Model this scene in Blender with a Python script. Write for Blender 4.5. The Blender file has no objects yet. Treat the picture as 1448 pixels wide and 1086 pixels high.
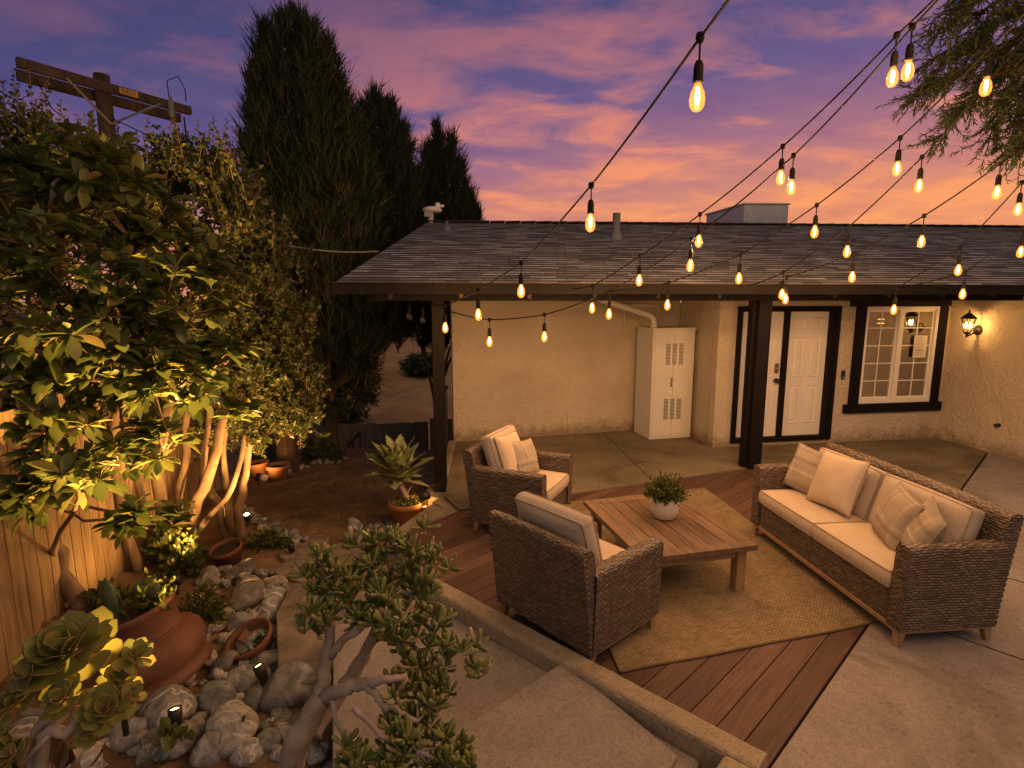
import bpy, math, random
import numpy as np
from mathutils import Vector, Matrix
random.seed(7); RNG = np.random.default_rng(11)
PI = math.pi
sc = bpy.context.scene
COL = sc.collection

# ------------------------------------------------------------------ camera
CAM_H = 2.4; TILT = math.atan(121/778)
cam_d = bpy.data.cameras.new("camera"); cam = bpy.data.objects.new("camera", cam_d); COL.objects.link(cam)
cam.location = (0, 0, CAM_H); cam.rotation_euler = (PI/2-TILT, 0, 0)
cam_d.sensor_width = 36; cam_d.lens = 36*778/1448; cam_d.clip_start = .05; cam_d.clip_end = 3000
sc.camera = cam
_c, _s = math.cos(TILT), math.sin(TILT)
def _ray(u, v):
    x = (u-724)/778; y = (543-v)/778
    return x, _c+y*_s, -_s+y*_c
def onz(u, v, z=0.):
    """point of the plane at height z seen at photo pixel u, v (used to measure the place)"""
    x, y, d = _ray(u, v); t = (z-CAM_H)/d
    return Vector((x*t, y*t, z))
def aty(u, v, Y):
    x, y, d = _ray(u, v); t = Y/y
    return Vector((x*t, Y, CAM_H+d*t))

# ------------------------------------------------------------------ materials
def _mat(name):
    m = bpy.data.materials.new(name); m.use_nodes = True
    nt = m.node_tree; b = nt.nodes['Principled BSDF']
    return m, nt, b
def N(nt, t, **kw):
    n = nt.nodes.new(t)
    for k, v in kw.items():
        if hasattr(n, k) and not k[0].isupper(): setattr(n, k, v)
        else: n.inputs[k].default_value = v
    return n
def ramp(nt, stops, interp='LINEAR'):
    r = nt.nodes.new('ShaderNodeValToRGB'); r.color_ramp.interpolation = interp
    while len(r.color_ramp.elements) < len(stops): r.color_ramp.elements.new(.5)
    for e, (p, c) in zip(r.color_ramp.elements, stops):
        e.position = p; e.color = (*c, 1) if len(c) == 3 else c
    return r
def coords(nt, kind='Object', scale=(1, 1, 1), rot=(0, 0, 0)):
    tc = nt.nodes.new('ShaderNodeTexCoord'); mp = nt.nodes.new('ShaderNodeMapping')
    mp.inputs['Scale'].default_value = scale; mp.inputs['Rotation'].default_value = rot
    nt.links.new(tc.outputs[kind], mp.inputs['Vector']); return mp.outputs[0]
def noisy(name, c1, c2, scale=6, rough=.8, bump=.3, bscale=40, bdist=.01, stretch=(1, 1, 1), detail=6, c3=None, kind='Object', metal=0., spec=.4, distort=0., lo=.3, hi=.7, rot=(0,0,0)):
    """two or three tone noise colour with a finer noise bump"""
    m, nt, b = _mat(name); L = nt.links.new
    v = coords(nt, kind, stretch, rot)
    n1 = N(nt, 'ShaderNodeTexNoise', Scale=scale, Detail=detail, Roughness=.6, Distortion=distort); L(v, n1.inputs['Vector'])
    st = [(lo, c1), (hi, c2)] if c3 is None else [(lo, c1), ((lo+hi)/2, c2), (hi, c3)]
    r = ramp(nt, st); L(n1.outputs['Fac'], r.inputs[0]); L(r.outputs[0], b.inputs['Base Color'])
    b.inputs['Roughness'].default_value = rough; b.inputs['Metallic'].default_value = metal
    b.inputs['Specular IOR Level'].default_value = spec
    if bump:
        n2 = N(nt, 'ShaderNodeTexNoise', Scale=bscale, Detail=5, Roughness=.6, Distortion=distort); L(v, n2.inputs['Vector'])
        bp = N(nt, 'ShaderNodeBump', Strength=bump, Distance=bdist); L(n2.outputs['Fac'], bp.inputs['Height']); L(bp.outputs[0], b.inputs['Normal'])
    return m
def leafmat(name, stops, rough=.45, transl=.25, spec=.4):
    """leaf colour drawn per leaf from a ramp, partly translucent"""
    m, nt, b = _mat(name); L = nt.links.new
    g = nt.nodes.new('ShaderNodeNewGeometry')
    r = ramp(nt, stops); L(g.outputs['Random Per Island'], r.inputs[0])
    L(r.outputs[0], b.inputs['Base Color']); b.inputs['Roughness'].default_value = rough
    b.inputs['Specular IOR Level'].default_value = spec
    t = nt.nodes.new('ShaderNodeBsdfTranslucent'); L(r.outputs[0], t.inputs['Color'])
    mx = N(nt, 'ShaderNodeMixShader', Fac=transl); L(b.outputs[0], mx.inputs[1]); L(t.outputs[0], mx.inputs[2])
    L(mx.outputs[0], nt.nodes['Material Output'].inputs['Surface'])
    return m
def emit(name, col, strength):
    m, nt, b = _mat(name)
    b.inputs['Base Color'].default_value = (*col, 1); b.inputs['Emission Color'].default_value = (*col, 1)
    b.inputs['Emission Strength'].default_value = strength; return m
def glassy(name, tint=(1, 1, 1), gloss=.12, rough=.02, em=None, ems=0.):
    m, nt, b = _mat(name); L = nt.links.new; nt.nodes.remove(b)
    t = nt.nodes.new('ShaderNodeBsdfTransparent'); t.inputs[0].default_value = (*tint, 1)
    g = N(nt, 'ShaderNodeBsdfGlossy', Roughness=rough); lw = N(nt, 'ShaderNodeLayerWeight', Blend=.35)
    ma = N(nt, 'ShaderNodeMath', operation='MULTIPLY_ADD'); L(lw.outputs['Fresnel'], ma.inputs[0]); ma.inputs[1].default_value = .5; ma.inputs[2].default_value = gloss
    mx = nt.nodes.new('ShaderNodeMixShader'); L(ma.outputs[0], mx.inputs[0]); L(t.outputs[0], mx.inputs[1]); L(g.outputs[0], mx.inputs[2])
    out = mx.outputs[0]
    if em:
        e = N(nt, 'ShaderNodeEmission', Strength=ems); e.inputs[0].default_value = (*em, 1)
        ad = nt.nodes.new('ShaderNodeAddShader'); L(out, ad.inputs[0]); L(e.outputs[0], ad.inputs[1]); out = ad.outputs[0]
    L(out, nt.nodes['Material Output'].inputs['Surface']); return m

M = {}
def stucco():
    m, nt, b = _mat('stucco'); L = nt.links.new
    v = coords(nt, 'Object')
    n1 = N(nt, 'ShaderNodeTexNoise', Scale=1.3, Detail=6, Roughness=.65); L(v, n1.inputs['Vector'])
    r = ramp(nt, [(.3, (.50, .415, .30)), (.7, (.62, .53, .40))]); L(n1.outputs['Fac'], r.inputs[0])
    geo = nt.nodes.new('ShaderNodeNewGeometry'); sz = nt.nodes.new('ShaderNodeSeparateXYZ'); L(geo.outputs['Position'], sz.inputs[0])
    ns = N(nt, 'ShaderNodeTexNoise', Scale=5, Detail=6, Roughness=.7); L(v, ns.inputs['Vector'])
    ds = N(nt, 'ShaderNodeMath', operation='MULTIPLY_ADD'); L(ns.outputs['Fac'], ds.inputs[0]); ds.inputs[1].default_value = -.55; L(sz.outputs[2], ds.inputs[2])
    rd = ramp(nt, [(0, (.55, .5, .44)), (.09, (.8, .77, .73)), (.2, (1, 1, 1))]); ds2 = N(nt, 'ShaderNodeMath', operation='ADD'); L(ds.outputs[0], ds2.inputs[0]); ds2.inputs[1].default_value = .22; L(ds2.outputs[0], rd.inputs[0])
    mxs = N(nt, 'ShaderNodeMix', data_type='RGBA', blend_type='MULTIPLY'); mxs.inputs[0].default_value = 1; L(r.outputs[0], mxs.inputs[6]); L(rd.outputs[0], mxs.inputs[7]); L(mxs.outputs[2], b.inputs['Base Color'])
    b.inputs['Roughness'].default_value = .9; b.inputs['Specular IOR Level'].default_value = .2
    a = N(nt, 'ShaderNodeTexNoise', Scale=11, Detail=3, Roughness=.5, Distortion=1.5); L(v, a.inputs['Vector'])
    ra = ramp(nt, [(.44, (0, 0, 0)), (.56, (1, 1, 1))]); L(a.outputs['Fac'], ra.inputs[0])
    f = N(nt, 'ShaderNodeTexNoise', Scale=45, Detail=6, Roughness=.7, Distortion=.8); L(v, f.inputs['Vector'])
    mm = N(nt, 'ShaderNodeMath', operation='MULTIPLY_ADD'); L(f.outputs['Fac'], mm.inputs[0]); mm.inputs[1].default_value = .7; L(ra.outputs[0], mm.inputs[2])
    bp = N(nt, 'ShaderNodeBump', Strength=.6, Distance=.015); L(mm.outputs[0], bp.inputs['Height']); L(bp.outputs[0], b.inputs['Normal'])
    return m
M['stucco'] = stucco()
M['dark_wood'] = noisy('dark_wood', (.005, .0037, .003), (.010, .007, .005), 5, .65, .3, 30, .004, (8, 8, 1), spec=.15)
M['door_white'] = noisy('door_white', (.72, .67, .60), (.76, .71, .64), 2, .45, .05, 60, .002)
M['cabinet_white'] = noisy('cabinet_white', (.68, .64, .56), (.74, .70, .62), 1.5, .5, .03, 60, .002)
M['vinyl'] = noisy('vinyl', (.78, .74, .68), (.82, .78, .72), 2, .4, 0)
M['brass'] = noisy('brass', (.55, .38, .14), (.65, .45, .18), 8, .3, 0, metal=1.)
M['black_metal'] = noisy('black_metal', (.012, .011, .010), (.025, .022, .02), 10, .45, .1, 60, .002)
M['grey_metal'] = noisy('grey_metal', (.13, .13, .135), (.20, .20, .21), 3, .55, .05, 30, .002, metal=.2)
M['pale_metal'] = noisy('pale_metal', (.42, .42, .44), (.52, .52, .54), 2, .5, .05, 30, .002)
M['rubber'] = noisy('rubber', (.004, .004, .004), (.008, .007, .006), 8, .75, 0, spec=.12)
M['bronze'] = noisy('bronze', (.035, .022, .013), (.06, .04, .024), 20, .5, .1, 60, .002, metal=.5)
M['glass_clear'] = glassy('glass_clear', (.93, .93, .9), .06)
M['glass_dark'] = glassy('glass_dark', (.55, .5, .42), .05)
M['bulb_glass'] = glassy('bulb_glass', (1, .86, .62), .05, em=(1, .32, .04), ems=.75)
M['bulb_off'] = glassy('bulb_off', (.9, .85, .75), .12)
M['filament'] = emit('filament', (1, .56, .17), 26)
M['added_glow'] = emit('added_glow', (1, .55, .16), 12)
M['concrete'] = None
def concrete(name, c1, c2, c3):
    m, nt, b = _mat(name); L = nt.links.new
    v = coords(nt, 'Object')
    n1 = N(nt, 'ShaderNodeTexNoise', Scale=.9, Detail=8, Roughness=.62, Distortion=.4); L(v, n1.inputs['Vector'])
    r = ramp(nt, [(.3, c1), (.5, c2), (.72, c3)]); L(n1.outputs['Fac'], r.inputs[0])
    n2 = N(nt, 'ShaderNodeTexNoise', Scale=38, Detail=5, Roughness=.75, Distortion=1.2); L(v, n2.inputs['Vector'])
    r2 = ramp(nt, [(.33, (.5, .48, .46)), (.52, (1, 1, 1)), (.75, (1.25, 1.22, 1.18))]); L(n2.outputs['Fac'], r2.inputs[0])
    mx = N(nt, 'ShaderNodeMix', data_type='RGBA', blend_type='MULTIPLY'); mx.inputs[0].default_value = .75
    L(r.outputs[0], mx.inputs[6]); L(r2.outputs[0], mx.inputs[7])
    n3 = N(nt, 'ShaderNodeTexNoise', Scale=.45, Detail=5, Roughness=.7, Distortion=1.); L(v, n3.inputs['Vector'])
    r4 = ramp(nt, [(.36, (.62, .58, .55)), (.46, (.92, .9, .88)), (.6, (1.06, 1.05, 1.04))]); L(n3.outputs['Fac'], r4.inputs[0])
    mx0 = N(nt, 'ShaderNodeMix', data_type='RGBA', blend_type='MULTIPLY'); mx0.inputs[0].default_value = 1
    L(mx.outputs[2], mx0.inputs[6]); L(r4.outputs[0], mx0.inputs[7]); mx = mx0
    vo = N(nt, 'ShaderNodeTexVoronoi', Scale=14); L(v, vo.inputs['Vector'])
    r3 = ramp(nt, [(.035, (.35, .33, .3)), (.06, (1, 1, 1))]); L(vo.outputs['Distance'], r3.inputs[0])
    mx2 = N(nt, 'ShaderNodeMix', data_type='RGBA', blend_type='MULTIPLY'); mx2.inputs[0].default_value = .8
    L(mx.outputs[2], mx2.inputs[6]); L(r3.outputs[0], mx2.inputs[7]); L(mx2.outputs[2], b.inputs['Base Color'])
    b.inputs['Roughness'].default_value = .85; b.inputs['Specular IOR Level'].default_value = .25
    bp = N(nt, 'ShaderNodeBump', Strength=.5, Distance=.006); L(n2.outputs['Fac'], bp.inputs['Height']); L(bp.outputs[0], b.inputs['Normal'])
    return m
M['concrete'] = concrete('concrete', (.225, .195, .17), (.285, .25, .22), (.345, .305, .27))
M['patio'] = concrete('patio', (.15, .125, .08), (.20, .165, .105), (.26, .215, .145))
M['curb'] = concrete('curb', (.25, .205, .14), (.33, .27, .19), (.40, .33, .24))
M['joint'] = noisy('joint', (.03, .025, .02), (.06, .05, .04), 20, .95, 0)
def decking():
    m, nt, b = _mat('decking'); L = nt.links.new
    g = nt.nodes.new('ShaderNodeNewGeometry')
    uv = nt.nodes.new('ShaderNodeUVMap')
    mp = N(nt, 'ShaderNodeMapping', Scale=(1.2, 18, 1)); L(uv.outputs[0], mp.inputs['Vector'])
    n1 = N(nt, 'ShaderNodeTexNoise', Scale=2.2, Detail=7, Roughness=.65, Distortion=.6); L(mp.outputs[0], n1.inputs['Vector'])
    r = ramp(nt, [(.25, (.055, .028, .019)), (.5, (.095, .050, .034)), (.75, (.15, .082, .056))])
    md = N(nt, 'ShaderNodeMath', operation='MULTIPLY_ADD'); L(g.outputs['Random Per Island'], md.inputs[0]); md.inputs[1].default_value = .34
    ad = N(nt, 'ShaderNodeMath', operation='SUBTRACT'); L(n1.outputs['Fac'], ad.inputs[0]); ad.inputs[1].default_value = .17; L(ad.outputs[0], md.inputs[2])
    L(md.outputs[0], r.inputs[0]); L(r.outputs[0], b.inputs['Base Color'])
    b.inputs['Roughness'].default_value = .62; b.inputs['Specular IOR Level'].default_value = .3
    bp = N(nt, 'ShaderNodeBump', Strength=.35, Distance=.004); L(n1.outputs['Fac'], bp.inputs['Height']); L(bp.outputs[0], b.inputs['Normal'])
    return m
M['decking'] = decking()
def teak():
    m, nt, b = _mat('teak'); L = nt.links.new
    g = nt.nodes.new('ShaderNodeNewGeometry')
    v = coords(nt, 'Object', (14, 1.1, 14))
    n1 = N(nt, 'ShaderNodeTexNoise', Scale=2.2, Detail=7, Roughness=.62, Distortion=.7); L(v, n1.inputs['Vector'])
    r = ramp(nt, [(.25, (.085, .048, .027)), (.5, (.17, .105, .062)), (.75, (.26, .17, .105))])
    md = N(nt, 'ShaderNodeMath', operation='MULTIPLY_ADD'); L(g.outputs['Random Per Island'], md.inputs[0]); md.inputs[1].default_value = .3
    ad = N(nt, 'ShaderNodeMath', operation='SUBTRACT'); L(n1.outputs['Fac'], ad.inputs[0]); ad.inputs[1].default_value = .15; L(ad.outputs[0], md.inputs[2])
    L(md.outputs[0], r.inputs[0]); L(r.outputs[0], b.inputs['Base Color'])
    b.inputs['Roughness'].default_value = .5; b.inputs['Specular IOR Level'].default_value = .35
    bp = N(nt, 'ShaderNodeBump', Strength=.25, Distance=.003); L(n1.outputs['Fac'], bp.inputs['Height']); L(bp.outputs[0], b.inputs['Normal'])
    return m
M['teak'] = teak()
M['leg_wood'] = noisy('leg_wood', (.24, .14, .065), (.36, .22, .11), 4, .5, .2, 30, .002, (6, 6, 1))
def wicker():
    m, nt, b = _mat('wicker'); L = nt.links.new
    uv = nt.nodes.new('ShaderNodeUVMap')
    br = N(nt, 'ShaderNodeTexBrick', Scale=1., offset=.5, offset_frequency=2); br.inputs['Brick Width'].default_value = .047; br.inputs['Row Height'].default_value = .020
    br.inputs['Mortar Size'].default_value = .0042; br.inputs['Mortar Smooth'].default_value = .6; br.inputs['Bias'].default_value = -.1
    br.inputs['Color1'].default_value = (.115, .082, .058, 1); br.inputs['Color2'].default_value = (.235, .178, .13, 1); br.inputs['Mortar'].default_value = (.022, .014, .009, 1)
    L(uv.outputs[0], br.inputs['Vector'])
    mp = N(nt, 'ShaderNodeMapping', Scale=(3, 30, 1)); L(uv.outputs[0], mp.inputs['Vector'])
    n1 = N(nt, 'ShaderNodeTexNoise', Scale=1., Detail=4, Roughness=.6); L(mp.outputs[0], n1.inputs['Vector'])
    r = ramp(nt, [(.3, (.75, .73, .7)), (.7, (1.2, 1.18, 1.15))]); L(n1.outputs['Fac'], r.inputs[0])
    mx = N(nt, 'ShaderNodeMix', data_type='RGBA', blend_type='MULTIPLY'); mx.inputs[0].default_value = 1
    L(br.outputs['Color'], mx.inputs[6]); L(r.outputs[0], mx.inputs[7]); L(mx.outputs[2], b.inputs['Base Color'])
    b.inputs['Roughness'].default_value = .5; b.inputs['Specular IOR Level'].default_value = .4
    return m
M['wicker'] = wicker()
def fabric(name, c1, c2):
    return noisy(name, c1, c2, 3, .95, .5, 14, .012, detail=5, spec=.15)
M['beige'] = fabric('beige_canvas', (.50, .395, .285), (.56, .45, .335))
M['taupe'] = fabric('taupe_canvas', (.40, .325, .255), (.46, .38, .30))
M['piping'] = fabric('piping_cord', (.30, .235, .17), (.34, .27, .20))
def plaid(name, fine=1.):
    m, nt, b = _mat(name); L = nt.links.new
    uv = nt.nodes.new('ShaderNodeUVMap'); sx = nt.nodes.new('ShaderNodeSeparateXYZ'); L(uv.outputs[0], sx.inputs[0])
    outs = []
    for k, o in enumerate(('X', 'Y')):
        mu = N(nt, 'ShaderNodeCombineXYZ'); L(sx.outputs[o], mu.inputs[0]); mu.inputs[1].default_value = 3.7*k
        n = N(nt, 'ShaderNodeTexNoise', Scale=(9. if k else 15.)*fine, Detail=3, Roughness=.7); L(mu.outputs[0], n.inputs['Vector'])
        r = ramp(nt, [(.38, (0, 0, 0)), (.46, (.5, .5, .5)), (.58, (.45, .45, .45)), (.62, (1, 1, 1))]); L(n.outputs['Fac'], r.inputs[0]); outs.append(r.outputs[0])
    ad = N(nt, 'ShaderNodeMath', operation='ADD'); L(outs[0], ad.inputs[0]); L(outs[1], ad.inputs[1])
    hf = N(nt, 'ShaderNodeMath', operation='MULTIPLY'); L(ad.outputs[0], hf.inputs[0]); hf.inputs[1].default_value = .5
    r = ramp(nt, [(.1, (.23, .185, .145)), (.5, (.38, .31, .235)), (.9, (.58, .50, .39))]); L(hf.outputs[0], r.inputs[0])
    L(r.outputs[0], b.inputs['Base Color']); b.inputs['Roughness'].default_value = .95; b.inputs['Specular IOR Level'].default_value = .1
    v = coords(nt, 'Object'); n2 = N(nt, 'ShaderNodeTexNoise', Scale=18, Detail=4); L(v, n2.inputs['Vector'])
    bp = N(nt, 'ShaderNodeBump', Strength=.4, Distance=.01); L(n2.outputs['Fac'], bp.inputs['Height']); L(bp.outputs[0], b.inputs['Normal'])
    return m
M['plaid'] = plaid('plaid_cloth'); M['stripe'] = plaid('striped_cloth', 1.5)
def jute():
    m, nt, b = _mat('jute'); L = nt.links.new
    uv = nt.nodes.new('ShaderNodeUVMap')
    mp = N(nt, 'ShaderNodeMapping', Scale=(1, 1, 1)); L(uv.outputs[0], mp.inputs['Vector'])
    br = N(nt, 'ShaderNodeTexBrick', Scale=1.); br.inputs['Brick Width'].default_value = .035; br.inputs['Row Height'].default_value = .017
    br.inputs['Mortar Size'].default_value = .003; br.inputs['Mortar Smooth'].default_value = .6
    br.inputs['Color1'].default_value = (.27, .20, .115, 1); br.inputs['Color2'].default_value = (.38, .295, .185, 1); br.inputs['Mortar'].default_value = (.14, .10, .058, 1)
    L(mp.outputs[0], br.inputs['Vector'])
    n = N(nt, 'ShaderNodeTexNoise', Scale=3.5, Detail=6, Roughness=.7); L(mp.outputs[0], n.inputs['Vector'])
    r = ramp(nt, [(.3, (.7, .68, .64)), (.7, (1.15, 1.13, 1.1))]); L(n.outputs['Fac'], r.inputs[0])
    mx = N(nt, 'ShaderNodeMix', data_type='RGBA', blend_type='MULTIPLY'); mx.inputs[0].default_value = 1
    L(br.outputs['Color'], mx.inputs[6]); L(r.outputs[0], mx.inputs[7]); L(mx.outputs[2], b.inputs['Base Color'])
    b.inputs['Roughness'].default_value = .95; b.inputs['Specular IOR Level'].default_value = .1
    iv = N(nt, 'ShaderNodeMath', operation='SUBTRACT'); iv.inputs[0].default_value = 1; L(br.outputs['Fac'], iv.inputs[1])
    bp = N(nt, 'ShaderNodeBump', Strength=.9, Distance=.006); L(iv.outputs[0], bp.inputs['Height']); L(bp.outputs[0], b.inputs['Normal'])
    return m
M['jute'] = jute()
def shingles():
    m, nt, b = _mat('shingle'); L = nt.links.new
    uv = nt.nodes.new('ShaderNodeUVMap')
    br = N(nt, 'ShaderNodeTexBrick', Scale=1., offset=.37, offset_frequency=2, squash=.8, squash_frequency=3)
    br.inputs['Brick Width'].default_value = .33; br.inputs['Row Height'].default_value = .13
    br.inputs['Mortar Size'].default_value = .004; br.inputs['Bias'].default_value = 0
    br.inputs['Color1'].default_value = (.15, .142, .135, 1); br.inputs['Color2'].default_value = (.54, .51, .48, 1); br.inputs['Mortar'].default_value = (.03, .026, .024, 1)
    L(uv.outputs[0], br.inputs['Vector'])
    n = N(nt, 'ShaderNodeTexNoise', Scale=2., Detail=8, Roughness=.7); L(uv.outputs[0], n.inputs['Vector'])
    r = ramp(nt, [(.3, (.7, .7, .7)), (.7, (1.25, 1.22, 1.2))]); L(n.outputs['Fac'], r.inputs[0])
    mx = N(nt, 'ShaderNodeMix', data_type='RGBA', blend_type='MULTIPLY'); mx.inputs[0].default_value = 1
    L(br.outputs['Color'], mx.inputs[6]); L(r.outputs[0], mx.inputs[7]); L(mx.outputs[2], b.inputs['Base Color'])
    b.inputs['Roughness'].default_value = .9
    n2 = N(nt, 'ShaderNodeTexNoise', Scale=150, Detail=2); L(uv.outputs[0], n2.inputs['Vector'])
    ma = N(nt, 'ShaderNodeMath', operation='MULTIPLY_ADD'); L(br.outputs['Fac'], ma.inputs[0]); ma.inputs[1].default_value = -1.; L(n2.outputs['Fac'], ma.inputs[2])
    bp = N(nt, 'ShaderNodeBump', Strength=.5, Distance=.006); L(ma.outputs[0], bp.inputs['Height']); L(bp.outputs[0], b.inputs['Normal'])
    return m
M['shingle'] = shingles()
M['dirt'] = noisy('dirt', (.11, .065, .03), (.19, .115, .055), 1.6, .95, .8, 22, .03, c3=(.28, .18, .095), detail=9)
M['dry_hill'] = noisy('dry_hill', (.38, .19, .06), (.56, .30, .10), .45, .95, .6, 3, .25, c3=(.66, .40, .16), detail=9)
M['far_land'] = noisy('far_land', (.06, .045, .03), (.1, .075, .05), .05, 1, 0)
def stone(name, c1, c2, c3, scale, dist):
    m, nt, b = _mat(name); L = nt.links.new
    v = coords(nt, 'Object'); oi = nt.nodes.new('ShaderNodeObjectInfo')
    sh = N(nt, 'ShaderNodeVectorMath', operation='MULTIPLY_ADD'); cx_ = nt.nodes.new('ShaderNodeCombineXYZ')
    for i in range(3): L(oi.outputs['Random'], cx_.inputs[i])
    L(cx_.outputs[0], sh.inputs[0]); sh.inputs[1].default_value = (17, 31, 23); L(v, sh.inputs[2])
    n1 = N(nt, 'ShaderNodeTexNoise', Scale=scale, Detail=10, Roughness=.62, Distortion=dist); L(sh.outputs[0], n1.inputs['Vector'])
    r = ramp(nt, [(.34, c1), (.5, c2), (.66, c3)]); L(n1.outputs['Fac'], r.inputs[0])
    wv = N(nt, 'ShaderNodeTexWave', Scale=1.1, Distortion=17., Detail=5.); wv.inputs['Detail Scale'].default_value = 1.4; L(sh.outputs[0], wv.inputs['Vector'])
    r2 = ramp(nt, [(.86, (0, 0, 0)), (.97, (.6, .6, .6))]); L(wv.outputs['Fac'], r2.inputs[0])
    vm = N(nt, 'ShaderNodeMath', operation='MULTIPLY'); L(r2.outputs[0], vm.inputs[0]); L(oi.outputs['Random'], vm.inputs[1])
    mx = nt.nodes.new('ShaderNodeMix'); mx.data_type = 'RGBA'; L(vm.outputs[0], mx.inputs[0]); L(r.outputs[0], mx.inputs[6]); mx.inputs[7].default_value = (.58, .55, .50, 1)
    br = N(nt, 'ShaderNodeMath', operation='MULTIPLY_ADD'); L(oi.outputs['Random'], br.inputs[0]); br.inputs[1].default_value = .8; br.inputs[2].default_value = .6
    m2 = nt.nodes.new('ShaderNodeMix'); m2.data_type = 'RGBA'; m2.blend_type = 'MULTIPLY'; m2.inputs[0].default_value = 1; L(mx.outputs[2], m2.inputs[6]); L(br.outputs[0], m2.inputs[7])
    L(m2.outputs[2], b.inputs['Base Color']); b.inputs['Roughness'].default_value = .55; b.inputs['Specular IOR Level'].default_value = .45
    n2 = N(nt, 'ShaderNodeTexNoise', Scale=22, Detail=6, Roughness=.65); L(sh.outputs[0], n2.inputs['Vector'])
    bp = N(nt, 'ShaderNodeBump', Strength=.4, Distance=.02); L(n2.outputs['Fac'], bp.inputs['Height']); L(bp.outputs[0], b.inputs['Normal'])
    return m
M['stone'] = stone('stone', (.10, .096, .092), (.20, .19, .18), (.35, .335, .32), 1.6, 1.5)
M['stone_dark'] = stone('stone_dark', (.07, .067, .065), (.15, .145, .14), (.27, .26, .25), 3.2, 1.)
M['stone_warm'] = stone('stone_warm', (.15, .13, .11), (.27, .245, .215), (.41, .38, .345), 1.8, 2.)
M['slate'] = noisy('slate', (.10, .08, .062), (.19, .155, .12), 4, .8, .5, 20, .01, c3=(.26, .21, .165), detail=8)
M['terracotta'] = noisy('terracotta', (.20, .068, .030), (.30, .11, .05), 4, .75, .35, 30, .006, c3=(.37, .16, .085), detail=8)
M['terracotta_pale'] = noisy('terracotta_pale', (.27, .105, .045), (.36, .16, .07), 3, .75, .2, 30, .005)
M['urn_clay'] = noisy('urn_clay', (.085, .032, .016), (.145, .058, .030), 3, .7, .45, 26, .008, c3=(.20, .09, .05), detail=9)
M['soil'] = noisy('soil', (.02, .014, .008), (.05, .033, .02), 20, 1, .8, 60, .02)
M['fence_wood'] = noisy('fence_wood', (.20, .125, .055), (.33, .215, .10), 3, .8, .4, 24, .006, (5, 5, .6), c3=(.42, .29, .15), detail=8)
M['fence_dark'] = noisy('fence_dark', (.09, .075, .07), (.15, .125, .11), 3, .85, .3, 20, .006, (5, 5, .6))
M['fence_brown'] = noisy('fence_brown', (.15, .09, .05), (.24, .15, .08), 3, .85, .3, 20, .006, (5, 5, .6))
M['pole_wood'] = noisy('pole_wood', (.035, .022, .015), (.085, .055, .038), 4, .85, .7, 30, .012, (6, 6, .7))
M['bark'] = noisy('bark', (.10, .062, .036), (.20, .13, .078), 7, .85, .7, 30, .015, (1, 1, .35), c3=(.29, .20, .125), detail=8)
M['bark_dark'] = noisy('bark_dark', (.06, .035, .02), (.13, .08, .045), 8, .9, .9, 26, .03, (2, 2, .3))
M['bark_smooth'] = noisy('bark_smooth', (.17, .13, .10), (.29, .23, .18), 9, .75, .5, 40, .006, c3=(.40, .33, .265), detail=8)
M['leaf_big'] = leafmat('leaf_big', [(0, (.05, .072, .018)), (.5, (.095, .125, .03)), (.85, (.15, .17, .045)), (1, (.22, .18, .065))], .34, .28)
M['leaf_small'] = leafmat('leaf_small', [(0, (.04, .058, .015)), (.55, (.085, .105, .026)), (.9, (.13, .135, .036)), (1, (.17, .10, .045))], .45, .3)
M['leaf_red'] = leafmat('leaf_red', [(0, (.10, .04, .02)), (.5, (.15, .055, .03)), (1, (.12, .09, .025))], .5, .3)
M['conifer'] = leafmat('conifer', [(0, (.014, .021, .010)), (.6, (.030, .040, .016)), (1, (.058, .060, .024))], .8, .1, .15)
M['frond'] = leafmat('frond', [(0, (.014, .026, .008)), (.6, (.028, .046, .012)), (1, (.05, .065, .018))], .6, .25, .2)
M['agave'] = leafmat('agave', [(0, (.22, .25, .09)), (.5, (.29, .32, .12)), (1, (.37, .39, .17))], .45, .15)
M['jade'] = leafmat('jade', [(0, (.10, .12, .03)), (.5, (.18, .20, .048)), (.85, (.27, .27, .075)), (1, (.40, .26, .15))], .35, .2)
M['aeonium'] = leafmat('aeonium', [(0, (.14, .17, .035)), (.5, (.19, .21, .045)), (1, (.26, .25, .065))], .38, .35)
M['aeonium_edge'] = noisy('aeonium_edge', (.20, .10, .045), (.27, .15, .07), 10, .5, 0)
M['weed'] = leafmat('weed', [(0, (.05, .075, .012)), (.6, (.10, .12, .022)), (1, (.17, .16, .035))], .5, .35)
M['potplant'] = leafmat('potplant', [(0, (.055, .07, .012)), (.6, (.11, .125, .022)), (1, (.22, .20, .05))], .5, .3)
M['dry_leaf'] = leafmat('dry_leaf', [(0, (.10, .05, .02)), (1, (.22, .12, .05))], .7, .1)
M['cactus'] = noisy('cactus', (.05, .075, .03), (.09, .12, .045), 8, .6, .3, 40, .004)
M['ceramic'] = noisy('ceramic_white', (.62, .55, .46), (.72, .65, .56), 5, .6, .5, 24, .006)
M['paper'] = noisy('paper', (.62, .58, .52), (.68, .64, .58), 4, .9, 0)
M['print_ink'] = noisy('print_ink', (.10, .09, .08), (.16, .14, .13), 8, .9, 0)
M['room_dark'] = noisy('room_dark', (.03, .022, .016), (.05, .036, .025), 2, .9, 0)
M['blind_slat'] = noisy('blind_slat', (.30, .22, .13), (.36, .27, .17), 2, .6, 0)
M['yellow_plate'] = noisy('yellow_plate', (.42, .22, .03), (.50, .27, .04), 8, .6, 0)

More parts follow.
